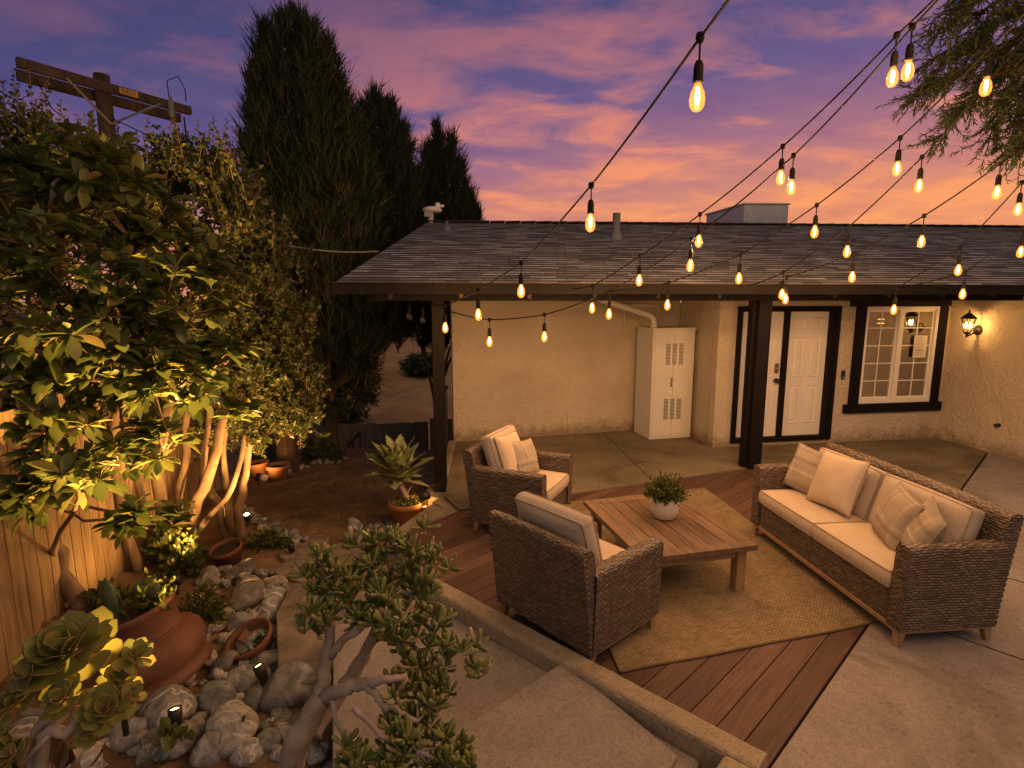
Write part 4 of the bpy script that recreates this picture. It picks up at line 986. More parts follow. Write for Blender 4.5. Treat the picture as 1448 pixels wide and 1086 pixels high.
# planter on the table
pc = np.array((1.383, 4.76, TH+.0155))
o = thing('potted_plant', 'small bushy plant in a white ceramic pot on the coffee table', 'potted plant', tuple(pc))
mb = MB(); mb.lathe([(0, 0), (.085, 0), (.10, .012), (.122, .07), (.132, .12), (.134, .16), (.128, .195), (.120, .20), (.115, .19), (.118, .15)], 32, tuple(pc)); mb.build('pot', 'ceramic', o, smooth=True)
mb = MB(); mb.lathe([(.118, .165), (.06, .172), (0, .175)], 20, tuple(pc)); mb.build('soil', 'soil', o)
def bush(mb, c, rx, rz, nstem, leaf, lpw, tm=LEAF_SMALL, up=.5, z_lo=-.2):
    c = np.asarray(c, float); P = []; Dr = []
    for k in range(nstem):
        t = RNG.uniform(0, 2*PI); el = math.asin(RNG.uniform(z_lo, 1)); ln = RNG.uniform(.65, 1.05)
        e = np.array((rx*math.cos(t)*math.cos(el), rx*math.sin(t)*math.cos(el), rz*max(0.05, math.sin(el)+.15)))*ln
        mb.tube([c, c+e*.5+np.array((0, 0, .02)), c+e], [.0022, .0016, .001], 3, cap=False)
        for q in range(lpw):
            s_ = .3+.7*(q+1)/lpw; p = c+e*s_; dd = e/np.linalg.norm(e)*.5+RNG.normal(0, .6, 3)+np.array((0, 0, up)); P.append(p); Dr.append(dd)
    n_ = len(P); mb.instances(*tm, np.array(P), rotmats(n_, Dr, RNG.uniform(0, 6, n_)), RNG.uniform(.7, 1.2, n_)*leaf)
mb = MB(); bush(mb, pc+np.array((0, 0, .17)), .20, .21, 170, .034, 14); mb.build('foliage', 'potplant', o)

# ------------------------------------------------------------------ string lights
def bulb_fixture(cord_parent, p, lit=True, scale=1., power=17.):
    """socket hanging from connector p, with its bulb below"""
    p = np.asarray(p, float); k = scale
    mb = MB(); mb.tube([p+np.array((0, 0, .0)), p+np.array((.002, 0, -.10*k))], .0045*k, 6)
    mb.lathe([(.0, -.085*k), (.012*k, -.09*k), (.019*k, -.105*k), (.021*k, -.125*k), (.021*k, -.165*k), (.023*k, -.168*k), (.023*k, -.178*k), (.0, -.178*k)][::-1], 14, tuple(p))
    mb.lathe([(0, .022*k), (.016*k, .018*k), (.02*k, 0), (.014*k, -.02*k), (0, -.024*k)][::-1], 8, tuple(p))
    s_ = mb.build('socket', 'rubber', cord_parent, smooth=True)
    mb = MB(); mb.lathe([(.012*k, -.178*k), (.016*k, -.19*k), (.028*k, -.215*k), (.033*k, -.245*k), (.030*k, -.27*k), (.018*k, -.288*k), (.0, -.295*k)][::-1], 16, tuple(p))
    g = mb.build('bulb', 'bulb_glass' if lit else 'bulb_off', s_, smooth=True)
    mb = MB()
    for j in range(4):
        t = j*PI/2+.4; mb.tube([p+np.array((.005*k*math.cos(t), .005*k*math.sin(t), -.195*k)), p+np.array((.011*k*math.cos(t), .011*k*math.sin(t), -.23*k)), p+np.array((.006*k*math.cos(t), .006*k*math.sin(t), -.262*k))], .0028*k, 5)
    mb.build('filament', 'filament' if lit else 'bronze', s_, smooth=True)
    if lit: lamp('bulb_light', p+np.array((0, 0, -.274*k)), power, WARM, .010*k, s_)
def strand(label, pts, sag=.03, over=2):
    """pts: list of (pixel u, v, distance, what) along the cord; what: 1 lit bulb, 0 none, 2 unlit bulb"""
    W3 = [np.array(aty(u_, v_, Y_*(1-(.10*float(sst((Y_-4.3)/2.)) if k_ == 1 else 0)))) for u_, v_, Y_, k_ in pts]
    d_ = W3[0]-W3[1]; d_ = d_/np.linalg.norm(d_); ext = []
    for q in range(over, 0, -1): ext.append(W3[0]+d_*1.15*q-np.array((0, 0, .10*q)))
    W3 = ext+W3; pts = [(0, 0, 0, 1)]*over+list(pts)
    o = thing('string_light', label, 'string light', tuple(W3[-1]), 0, 'strands of string lights')
    line = []
    for a_, c_ in zip(W3[:-1], W3[1:]):
        n_ = 8; L_ = np.linalg.norm(c_-a_)
        for q in range(n_):
            t = q/n_; line.append(a_+(c_-a_)*t-np.array((0, 0, sag*L_*.5*4*t*(1-t))))
    line.append(W3[-1]); mb = MB(); mb.tube(line, .0065, 6); mb.build('cord', 'rubber', o, smooth=True)
    for p_, q in zip(W3, pts):
        if q[3]: bulb_fixture(o, p_, q[3] == 1, 1.0)
    return o
strand('string of bulbs running from the top centre down to the corner post', [(1240, -330, 1.55, 1), (1090, -85, 1.95, 0), (990, 53, 2.5, 1), (836, 262, 3.7, 1), (737, 372, 4.9, 1), (676, 410, 5.9, 1), (629, 432, 6.6, 1), (597, 425, 6.86, 2), (578, 420, 6.9, 2)], .02)
strand('upper cord of the close pair crossing above the air conditioner', [(1640, -330, 2.2, 0), (1470, -155, 2.75, 1), (1268, 50, 3.6, 1), (1107, 207, 4.6, 1), (990, 303, 5.5, 1), (905, 362, 6.15, 1), (838, 404, 6.62, 1), (806, 408, 6.72, 0)])
strand('lower cord of the close pair, looping left under the eaves to the corner post', [(1540, -250, 2.4, 1), (1290, 38, 3.45, 1), (1122, 220, 4.5, 1), (978, 338, 5.5, 1), (862, 412, 6.5, 1), (770, 445, 6.62, 1), (692, 452, 6.6, 1), (628, 437, 6.68, 0), (597, 424, 6.85, 0)], .04)
strand('cord passing the feathery branch and reaching the eave left of the middle post', [(1640, -150, 2.6, 1), (1448, 20, 3.45, 0), (1401, 66, 3.75, 1), (1273, 195, 4.7, 1), (1155, 290, 5.6, 1), (1047, 360, 6.3, 1), (945, 400, 6.7, 1), (862, 412, 6.55, 0)])
strand('cord ending at the eave directly above the middle post', [(1600, -110, 3., 0), (1448, 54, 3.9, 0), (1398, 115, 4.2, 0), (1304, 222, 5.05, 1), (1201, 320, 6.0, 1), (1108, 385, 6.75, 1), (1058, 404, 6.9, 0)])
strand('cord reaching the eave between the middle post and the door', [(1640, 70, 3.9, 1), (1448, 209, 4.75, 0), (1415, 231, 5.0, 1), (1307, 305, 5.85, 1), (1208, 359, 6.5, 1), (1113, 392, 6.85, 1), (1095, 404, 6.93, 0)])
strand('cord descending from the right edge to the eave above the window', [(1540, 170, 5.0, 0), (1445, 258, 5.6, 1), (1359, 349, 6.45, 1), (1267, 408, 7.0, 1), (1262, 404, 7.05, 0)])
strand('lowest cord at the right edge, crossing the roof above the lantern', [(1540, 262, 5.7, 1), (1448, 322, 6.3, 1), (1365, 385, 6.85, 1), (1267, 408, 7.02, 0)])

# ------------------------------------------------------------------ left fence
FA, FB = np.array((-3.25, 1.3)), np.array((-4.55, 8.2)); fd = (FB-FA)/np.linalg.norm(FB-FA)
fence = thing('wooden_fence', 'tall pale wooden board fence behind the garden bed on the left', 'fence', (-3.9, 4.7, -.4))
mb = MB(); ax = np.array([(fd[0], fd[1], 0), (-fd[1], fd[0], 0), (0, 0, 1)]); nbd = 47
for k in range(nbd):
    p = FA+fd*(k*.15+.075); zb = gz(p[0], p[1])-.05; h = 2.0+random.uniform(-.015, .015)
    mb.box((p[0], p[1], zb+h/2), (.142, .022, h), ax)
mb.build('boards', 'fence_wood', fence, bevel=.003)
mb = MB()
for zz in (.15, 1.25):
    mb.bar((*(FA-np.array((.06, 0))), zz-.2), (*(FB-np.array((.06, 0))), zz-.3), .04, .09)
mb.build('rails', 'fence_wood', fence)
# rear fences down the slope
def yard_fence(label, a_, c_, top, mat, n_):
    o = thing('yard_fence', label, 'fence', (*((np.array(a_)+np.array(c_))/2), -2.3)); a_, c_ = np.array(a_), np.array(c_); d_ = (c_-a_)/np.linalg.norm(c_-a_); l_ = np.linalg.norm(c_-a_)
    ax = np.array([(d_[0], d_[1], 0), (-d_[1], d_[0], 0), (0, 0, 1)]); mb = MB()
    for k in range(n_):
        p = a_+d_*l_*(k+.5)/n_; h = 1.7; tz = top+random.uniform(-.02, .02)-(.0)
        mb.box((p[0], p[1], tz-h/2), (l_/n_*.985, .03, h), ax)
    mb.build('boards', mat, o); mb = MB(); mb.bar((*(a_+np.array((0, .04))), top-.2), (*(c_+np.array((0, .04))), top-.2), .04, .08); mb.build('rail', mat, o)
yard_fence('dark grey board fence at the foot of the yard, behind the agave', (-4.9, 12.6), (-2.05, 13.1), -.56, 'fence_dark', 26)
yard_fence('brown board fence joining the dark one left of the corner post', (-2.0, 13.1), (-.9, 13.0), -.50, 'fence_brown', 10)
o = thing('stair_handrail', 'black sloping handrail with balusters at the far edge of the yard', 'handrail', (-3.3, 11., -.8))
p0_, p1_ = np.array(aty(466, 658, 10.6)), np.array(aty(509, 612, 11.6)); mb = MB(); mb.bar(p0_, p1_, .05, .05); mb.build('rail', 'black_metal', o)
for k in range(4):
    q = p0_+(p1_-p0_)*(k+1)/4; mb = MB(); mb.box((q[0], q[1], q[2]-.35), (.025, .025, .7)); mb.build('baluster', 'black_metal', o)

# ------------------------------------------------------------------ utility pole
pl = np.array((-6.17, 8.88)); a_, c_ = np.array((-6.72, 7.96, 5.5)), np.array((-5.53, 9.9, 5.5)); ad_ = (c_-a_)/np.linalg.norm(c_-a_)
o = thing('utility_pole', 'weathered wooden power pole with a long crossarm above the bushes on the left', 'utility pole', (pl[0], pl[1], -.9))
mb = MB(); mb.tube([(pl[0], pl[1], -1), (pl[0], pl[1], 2.5), (pl[0], pl[1], 5.72)], [.15, .125, .105], 12); mb.build('pole', 'pole_wood', o, smooth=False)
sd_ = np.array((ad_[1], -ad_[0], 0))
mb = MB(); mb.bar(a_+sd_*.17, c_+sd_*.17, .09, .13); mb.build('crossarm', 'pole_wood', o, bevel=.012)
mb = MB(); mb.bar(a_-sd_*.17+ad_*.1-np.array((0, 0, .06)), c_-sd_*.17-np.array((0, 0, .06)), .10, .14); mb.build('crossarm', 'pole_wood', o, bevel=.012)
mid = np.array((pl[0], pl[1], 5.0))
for sg in (-1, 1):
    mb = MB(); q = (a_+c_)/2+ad_*.62*sg+sd_*.235; mb.tube([(q[0], q[1], 5.46), tuple(mid+sd_*.15)], .018, 6); mb.build('brace', 'grey_metal', o)
q = (a_+c_)/2+ad_*.78+sd_*.25; mb = MB(); mb.lathe([(.03, -.16), (.045, -.14), (.045, .1), (.02, .12), (.02, .17), (0, .17)], 10, (q[0], q[1], 5.45)); mb.lathe([(.02, -.22), (.035, -.2), (.02, -.17)], 8, (q[0], q[1], 5.45)); mb.build('insulator', 'grey_metal', o)
q = (a_+c_)/2+ad_*.18+sd_*.226; mb = MB(); axp = np.array([ad_, sd_, (0, 0, 1)]); mb.box((q[0], q[1], 5.50), (.26, .006, .09), axp); yp = mb.build('number_plate', 'yellow_plate', o)
mb = MB()
for k in range(6): mb.box(tuple(q+ad_*(-.085+k*.034)+sd_*.004+np.array((0, 0, 5.50-q[2]))), (.014, .003, random.choice((.035, .045))), axp)
mb.build('plate_digit', 'print_ink', yp)
mb = MB(); i0 = (a_+c_)/2+ad_*.78+sd_*.25; pts = [i0+np.array((0, 0, -.25+.0))]
mb.tube([i0+np.array((-.02, 0, .1)), i0+np.array((-.03, 0, .35)), i0+np.array((.1, .1, .45)), i0+ad_*.25+np.array((0, 0, .3)), i0+ad_*.25+np.array((0, 0, .1))], .008, 5)
mb.tube([i0+np.array((0, 0, -.22)), i0+ad_*.1+np.array((0, 0, -.5)), i0-ad_*.2+np.array((0, 0, -.62)), mid+np.array((.1, 0, .1))], .008, 5)
mb.tube([c_-ad_*.08+sd_*.1+np.array((0, 0, -.1)), c_-ad_*.05+sd_*.1+np.array((.05, 0, -3.))], .012, 5)
mb.tube([a_+ad_*.25+np.array((0, 0, -.1)), a_+ad_*.35+np.array((.05, 0, -.45)), a_+ad_*.7+np.array((.1, 0, -.75)), mid+np.array((-.05, 0, -.1))], .008, 5)
mb.build('wire', 'rubber', o)
o = thing('power_cable', 'grey power cable sagging from behind the bushes to the roof edge', 'cable', tuple(aty(534, 354, 8.6)))
mb = MB(); e0, e1 = np.array(aty(180, 250, 8.9)), np.array(aty(536, 355, 8.6))
mb.tube([e0+(e1-e0)*t-np.array((0, 0, .35*4*t*(1-t))) for t in np.linspace(0, 1, 16)], .012, 5); mb.build('cable', 'grey_metal', o)

# ------------------------------------------------------------------ trees
def limb(mb, pts, r0, r1, n=9, wob=.02, sub=4):
    pts = [np.asarray(p, float) for p in pts]; out = []
    for i in range(len(pts)-1):
        p_1 = pts[max(0, i-1)]; p0 = pts[i]; p1 = pts[i+1]; p2 = pts[min(len(pts)-1, i+2)]
        for q in range(sub):
            t = q/sub; out.append(.5*((2*p0)+(p1-p_1)*t+(2*p_1-5*p0+4*p1-p2)*t*t+(3*p0-p_1-3*p1+p2)*t**3)+RNG.normal(0, wob, 3)*(0 if i+q == 0 else 1))
    out.append(pts[-1]); k = len(out); R = np.linspace(r0, r1, k)*(1+RNG.normal(0, .04, k)); R[0] *= 1.15
    mb.tube(out, R, n); return out
# big leaved tree in front
def big_leaf_tree():
    base = np.array(onz(122, 885, -.38)); 
    o = thing('broadleaf_tree', 'large leaved evergreen tree leaning left over the terracotta urn', 'tree', tuple(base))
    tr = MB(); D0 = base[1]
    k1 = np.array(aty(75, 790, D0+.02)); k2 = np.array(aty(25, 690, D0)); k3 = np.array(aty(-10, 560, D0-.05))
    limb(tr, [base-np.array((0, 0, .1)), base+np.array((-.02, 0, .12)), k1, k2, k3], .085, .055)
    tips = []
    cl = []   # crown clusters: pixel, distance, radius, how many whorls
    for u_, v_, Y_, r_, n_ in [(120, 250, 3.9, .42, 13), (40, 330, 3.7, .45, 13), (190, 330, 4.0, .40, 12), (260, 350, 4.2, .35, 9), (110, 420, 3.6, .48, 15), (230, 430, 3.8, .42, 13), (300, 400, 4.2, .28, 6), (30, 470, 3.5, .42, 12),
                               (160, 520, 3.6, .42, 13), (240, 540, 3.7, .34, 9), (300, 500, 4.0, .28, 7), (70, 580, 3.5, .36, 9), (330, 570, 4.0, .16, 3), (100, 660, 3.5, .26, 7), (50, 690, 3.45, .24, 6), (175, 640, 3.7, .24, 6), (230, 620, 3.8, .2, 5), (150, 210, 4.0, .22, 5), (20, 250, 3.9, .32, 8), (185, 730, 3.9, .16, 4), (240, 730, 4.1, .10, 2)]:
        cl.append((np.array(aty(u_, v_, Y_)), r_, n_))
    hub = [k2, k3, np.array(aty(60, 480, D0)), np.array(aty(150, 400, 3.9)), np.array(aty(90, 330, 3.9))]
    limb(tr, [k3, hub[2], hub[4], np.array(aty(130, 230, 3.95))], .05, .014); limb(tr, [k2, np.array(aty(110, 600, 3.8)), np.array(aty(170, 500, 3.8)), np.array(aty(250, 430, 3.9))], .04, .012)
    limb(tr, [hub[2], hub[3], np.array(aty(220, 330, 4.05))], .035, .012); limb(tr, [k1, np.array(aty(110, 700, 3.7)), np.array(aty(160, 660, 3.7))], .02, .008)
    P = []; Dr = []; S = []
    for c, r_, n_ in cl:
        h = min(hub, key=lambda q: np.linalg.norm(q-c)); limb(tr, [h, (h+c)/2+RNG.normal(0, .08, 3)-np.array((0, 0, .05)), c-np.array((0, 0, r_*.4))], .016, .008, 6)
        for k in range(int(n_*1.55)):
            e = RNG.normal(0, 1, 3); e /= np.linalg.norm(e); t = c+e*r_*RNG.uniform(.35, 1.08)*np.array((1, 1, .85)); st = c+(t-c)*.15-np.array((0, 0, .08))
            tr.tube([st, (st+t)/2+RNG.normal(0, .015, 3), t], [.007, .005, .004], 5); ad = (t-st)/np.linalg.norm(t-st)+np.array((0, 0, .5)); ad /= np.linalg.norm(ad)
            x = np.cross(ad, (0.3, .2, .9)); x /= np.linalg.norm(x); y = np.cross(ad, x)
            for q in range(RNG.integers(11, 17)):
                a_ = q*2.4+RNG.uniform(-.3, .3); el = RNG.uniform(.1, .75); dd = (x*math.cos(a_)+y*math.sin(a_))*math.cos(el)+ad*math.sin(el)
                P.append(t-ad*RNG.uniform(0, .09)); Dr.append(dd); S.append(RNG.uniform(.085, .18))
    tr.build('trunk', 'bark', o, smooth=True)
    n_ = len(P); mb = MB(); mb.instances(*LEAF_BIG, np.array(P), rotmats(n_, Dr, RNG.normal(0, .35, n_)), np.array(S)*1.05); mb.build('crown', 'leaf_big', o, smooth=True)
big_leaf_tree()
def small_leaf_tree(label, base, trunks, blobs, sprigs, leaf=.07, dens=1.7, red=True, bark='bark'):
    """multi-stemmed tree: trunks = lists of points, blobs = (centre, radius, leaves), sprigs = upright shoots (base point, height)"""
    o = thing('small_leaf_tree', label, 'tree', tuple(base)); tr = MB()
    for pts, r0, r1 in trunks: limb(tr, pts, r0, r1, 9, .012)
    tops = [np.asarray(t[0][-1]) for t in trunks]
    P = []; Dr = []; S = []; Pr = []; Drr = []
    for c, r_, n_ in blobs:
        c = np.asarray(c); h = min(tops, key=lambda q: np.linalg.norm(q-c)); limb(tr, [h, (h+c)/2+RNG.normal(0, .1, 3), c], .018, .006, 5, .02)
        for k in range(int(n_*dens/9)):
            e = RNG.normal(0, 1, 3); e /= np.linalg.norm(e); t = c+e*r_*RNG.uniform(.25, 1.08)**.6; ad = e*.7+np.array((0, 0, .7))+RNG.normal(0, .3, 3); ad /= np.linalg.norm(ad)
            ln = RNG.uniform(.12, .26); tr.tube([t-ad*ln, t], [.003, .0015], 3, cap=False)
            for q in range(9):
                P.append(t-ad*ln*(q/9)); Dr.append(ad*.45+RNG.normal(0, .75, 3)); S.append(RNG.uniform(.7, 1.25)*leaf)
    Pk = []; Pk_ = []
    for b_, h in sprigs:
        Pk_.append(0)
        b_ = np.asarray(b_); d_ = np.array((RNG.normal(0, .16), RNG.normal(0, .16), 1.))*h; tr.tube([b_, b_+d_*.5+RNG.normal(0, .02, 3), b_+d_], [.006, .004, .002], 4)
        m_ = int(h/.022)
        for q in range(m_):
            t = q/m_; a_ = q*2.4; dd = np.array((math.cos(a_), math.sin(a_), .5)); p = b_+d_*t
            if t > .72 and red and q % 2: Pr.append(p); Drr.append(dd); Pk.append(len(Pk_))
            else: P.append(p); Dr.append(dd+RNG.normal(0, .3, 3)); S.append(leaf*RNG.uniform(.8, 1.2)*(1.1-.6*t))
    tr.build('trunk', bark, o, smooth=True); n_ = len(P)
    mb = MB(); mb.instances(*LEAF_SMALL, np.array(P), rotmats(n_, Dr, RNG.uniform(0, 6, n_)), np.array(S)); cr = mb.build('crown', 'leaf_small', o)
    Pr = np.array(Pr); Drr = np.array(Drr); Pk = np.array(Pk)
    for q in sorted(set(Pk.tolist())):
        sel = Pk == q; n_ = int(sel.sum()); mb = MB()
        if n_ < 3: continue
        mb.tube(Pr[sel], .0025, 4); mb.instances(*LEAF_OVAL, Pr[sel], rotmats(n_, Drr[sel], RNG.uniform(0, 6, n_)), RNG.uniform(.5, .9, n_)*leaf*.8); mb.build('red_shoot', 'leaf_red', o)
A = lambda u_, v_, Y_: np.array(aty(u_, v_, Y_))
G = lambda u_, v_, z=-.42: np.array(onz(u_, v_, z))
bt_ = G(245, 790, -.45); Yt = bt_[1]
small_leaf_tree('multi trunked small leaf tree rising right behind the large leaved tree', bt_,
    [([G(238, 790, -.5), A(232, 730, Yt), A(222, 660, Yt), A(240, 560, Yt+.1)], .085, .045), ([G(262, 785, -.5), A(275, 720, Yt), A(300, 655, Yt), A(318, 580, Yt+.1)], .075, .04), ([G(250, 785, -.5), A(252, 720, Yt+.2), A(262, 640, Yt+.2), A(270, 520, Yt+.3)], .06, .03), ([G(255, 785, -.5), A(290, 740, Yt+.1), A(330, 690, Yt+.1), A(350, 600, Yt+.2)], .045, .02), ([G(232, 790, -.5), A(205, 720, Yt), A(190, 650, Yt), A(185, 560, Yt+.1)], .05, .025), ([G(258, 782, -.5), A(282, 700, Yt+.2), A(288, 640, Yt+.2), A(300, 560, Yt+.3)], .04, .02)],
    [(A(230, 330, Yt+.3), .55, 1300), (A(320, 330, Yt+.4), .5, 1100), (A(280, 430, Yt+.2), .6, 1400), (A(200, 260, Yt+.5), .45, 900), (A(350, 420, Yt+.3), .45, 900), (A(300, 240, Yt+.5), .40, 800), (A(200, 560, Yt+.3), .4, 500), (A(330, 270, Yt+.7), .42, 800), (A(370, 340, Yt+.8), .42, 800), (A(250, 230, Yt+.6), .4, 700), (A(330, 480, Yt+.4), .45, 800)],
    [(A(u_, v_, Yt+RNG.uniform(.2, .7)), h) for u_, v_, h in ((300, 270, .75), (318, 260, .6), (275, 290, .5), (255, 300, .55), (335, 300, .5), (195, 260, .55), (180, 240, .5), (345, 330, .5), (225, 280, .4), (310, 300, .5), (165, 240, .4), (290, 280, .45), (305, 235, .55), (322, 245, .4), (240, 240, .5), (262, 235, .45), (210, 235, .5), (350, 290, .5), (365, 320, .45), (385, 350, .4), (280, 240, .5), (330, 255, .5))])
b2 = G(330, 765, -.45); Y2 = b2[1]
small_leaf_tree('slim stemmed small leaf tree at the edge of the dirt yard', b2,
    [([G(338, 768, -.5), A(342, 700, Y2), A(352, 640, Y2), A(368, 560, Y2)], .055, .03), ([G(328, 766, -.5), A(322, 700, Y2), A(316, 650, Y2), A(330, 560, Y2+.1)], .045, .025), ([G(322, 766, -.5), A(305, 710, Y2), A(290, 660, Y2), A(300, 580, Y2)], .05, .025)],
    [(A(370, 500, Y2), .55, 1500), (A(410, 540, Y2+.1), .42, 1000), (A(330, 520, Y2), .5, 1100), (A(360, 430, Y2+.2), .48, 1000), (A(410, 450, Y2+.2), .34, 600), (A(420, 580, Y2), .3, 500), (A(360, 590, Y2), .35, 500), (A(300, 590, Y2+.2), .4, 500), (A(385, 370, Y2+.3), .3, 400)],
    [(A(u_, v_, Y2+RNG.uniform(-.1, .4)), h) for u_, v_, h in ((400, 410, .35), (425, 400, .3), (390, 380, .35), (365, 360, .4), (440, 470, .2))], leaf=.068)
# long arching shoot towards the roof
b3 = G(60, 800, -.45); Y3 = 5.2
small_leaf_tree('tall small leaf shrub against the fence at the far left', (-4.0, 5.2, -.45),
    [([np.array((-3.95, 5.1, -.5)), A(90, 650, 5.2), A(60, 500, 5.2)], .06, .03), ([np.array((-3.85, 5.3, -.5)), A(160, 650, 5.3), A(170, 520, 5.3)], .05, .03)],
    [(A(30, 230, 5.0), .5, 1000), (A(100, 220, 5.3), .4, 600), (A(60, 330, 5.1), .55, 900), (A(150, 300, 5.3), .45, 800), (A(0, 330, 5.0), .5, 700), (A(130, 450, 5.2), .5, 700), (A(20, 450, 5.0), .5, 600), (A(10, 560, 5.0), .45, 800), (A(110, 560, 5.3), .45, 700), (A(-40, 520, 4.8), .5, 600)],
    [(A(u_, v_, RNG.uniform(4.7, 5.3)), h) for u_, v_, h in ((10, 210, .55), (22, 220, .5), (48, 230, .5), (62, 215, .45), (130, 230, .45), (35, 200, .45), (5, 250, .5), (80, 230, .35), (15, 190, .55), (40, 200, .55), (55, 190, .5), (28, 180, .5), (70, 205, .5), (90, 215, .45), (0, 200, .5), (110, 225, .4))], leaf=.072)
def conifer(label, base, leaders, n_t, stem=.16, blade=.34, name='conifer_tree'):
    """dark conifer with several leaders, each (dx, dy, bottom z, top z, radius), made of many fine upright sprays"""
    base = np.asarray(base, float); o = thing(name, label, 'tree', tuple(base)); tr = MB()
    tops = max(l[3] for l in leaders)
    limb(tr, [base-np.array((0, 0, .2)), base+np.array((.03, 0, tops*.3)), base+np.array((-.02, .03, tops*.6)), base+np.array((0, 0, tops*.9))], stem, .02, 10, .01)
    for dx, dy, zb, zt, rad in leaders:
        limb(tr, [base+np.array((0, 0, max(.3, zb*.55))), base+np.array((dx*.6, dy*.6, zb*.8+.2)), base+np.array((dx, dy, zb+.6)), base+np.array((dx, dy, zb+(zt-zb)*.9))], stem*.45, .01, 6, .01)
    P = []; Dr = []; S = []; wt = np.array([(l[3]-l[2])*l[4] for l in leaders]); wt = wt/wt.sum()
    for k in range(n_t):
        dx, dy, zb, zt, rad = leaders[RNG.choice(len(leaders), p=wt)]
        t = RNG.uniform(0, 1)**.85; R = rad*min(1, (t/.14)**.6)*(1 if t < .45 else max(.07, (1-(t-.45)/.55)**.6)); a_ = RNG.uniform(0, 2*PI)
        R *= 1.06+.25*math.sin(a_*4+t*19+dx*7)+.18*math.sin(a_*7-t*31)
        rr = R*RNG.uniform(.1, 1)**.5*(RNG.uniform(1, 1.4) if RNG.random() < .22 else 1); c = base+np.array((dx, dy, zb+(zt-zb)*t)); od = np.array((math.cos(a_), math.sin(a_), 0)); p = c+od*rr-np.array((0, 0, .15*rr))
        if k % 10 == 0: tr.tube([c-np.array((0, 0, .5*rr+.2)), p], [.018, .005], 4, cap=False)
        sd = od*RNG.uniform(.1, .6)*(rr/max(R, .01))+np.array((0, 0, 1))+RNG.normal(0, .14, 3)
        ln = blade*RNG.uniform(.6, 1.35)
        for q in range(12):
            d_ = sd+RNG.normal(0, .33, 3); P.append(p+sd*ln*.5*RNG.uniform(-.5, .8)+RNG.normal(0, .02, 3)); Dr.append(d_); S.append((.013*RNG.uniform(.7, 1.5), ln*RNG.uniform(.3, .8), .012))
    tr.build('trunk', 'bark_dark', o, smooth=True); m_ = len(P)
    mb = MB(); mb.instances(*BLADE, np.array(P), rotmats(m_, Dr, RNG.uniform(0, 6, m_)), np.array(S)); mb.build('crown', 'conifer', o)
def lead(u_, Y_, bx, by, ytop, zb, rad, base_z): p = aty(u_, ytop, Y_); return (p[0]-bx, Y_-by, zb, p[2]-base_z, rad)
cb = G(404, 668, -.62); cb = np.array((cb[0], 9.45, gz(cb[0], 9.45))); L1 = [lead(u_, 9.45+dy, cb[0], 9.45, yt, zb, r_, cb[2]) for u_, dy, yt, zb, r_ in
    ((398, 0, 28, 1.2, .62), (420, .3, 22, 1.6, .55), (372, .1, 40, 1.0, .48), (442, -.2, 42, 1.5, .5), (462, .2, 62, 1.6, .5), (482, 0, 118, 1.6, .42), (358, -.1, 95, .9, .36), (502, .2, 168, 1.6, .42), (350, .2, 200, .8, .35))]
conifer('tallest dark conifer, left of the house, with a thick fissured trunk', cb, L1, 6200, stem=.19)
b_ = np.array((-3.8, 11.3, gz(-3.8, 11.3))); L2 = [lead(u_, 11.3+dy, b_[0], 11.3, yt, zb, r_, b_[2]) for u_, dy, yt, zb, r_ in ((530, 0, 135, 2.2, .5), (512, .2, 155, 2.2, .5), (552, -.1, 150, 2.3, .45), (570, .1, 185, 2.5, .40), (495, 0, 200, 2., .5), (576, 0, 250, 2.6, .35))]
conifer('second tallest dark conifer, close behind the tallest', b_, L2, 4200, stem=.15)
b_ = np.array((-1.9, 13.4, gz(-1.9, 13.4))); L3 = [lead(u_, 13.4+dy, b_[0], 13.4, yt, zb, r_, b_[2]) for u_, dy, yt, zb, r_ in ((618, 0, 185, 3.2, .45), (605, .2, 212, 3.2, .4), (638, 0, 198, 3.4, .38), (652, .1, 235, 3.6, .3), (592, 0, 250, 3.2, .35))]
conifer('medium dark conifer behind the left end of the roof', b_, L3, 3000, stem=.10, blade=.4)
b_ = np.array((-1.05, 14.6, gz(-1.05, 14.6))); L4 = [lead(666, 14.6, b_[0], 14.6, 278, 3.2, .28, b_[2]), lead(675, 14.7, b_[0], 14.6, 296, 3.2, .2, b_[2])]
conifer('small dark conifer tip showing just above the roof', b_, L4, 700, stem=.12, blade=.4)
# low dark branches hanging beside the hillside
def bough(mb, c, r_, n_, blade=.3, drop=-.2):
    P = RNG.normal(0, 1, (n_, 3)); P /= np.linalg.norm(P, axis=1, keepdims=True); P = c+P*(RNG.uniform(.1, 1, (n_, 1))**.5)*np.array(r_)
    Dr = RNG.normal(0, .5, (n_, 3))+np.array((0.2, -.1, drop)); mb.instances(*BLADE, P, rotmats(n_, Dr, RNG.uniform(0, 6, n_)), np.stack([np.full(n_, .018), RNG.uniform(.5, 1.2, n_)*blade, np.full(n_, .02)], -1))
base_ = np.array((-3.85, 10.2, gz(-3.85, 10.2)))
o = thing('spreading_conifer', 'low spreading dark conifer with hanging boughs in front of the hillside', 'tree', tuple(base_))
mb = MB(); tr = MB(); hub_ = A(440, 500, 10.2)
limb(tr, [base_-np.array((0, 0, .2)), A(432, 600, 10.2), hub_, A(450, 420, 10.3)], .12, .05)
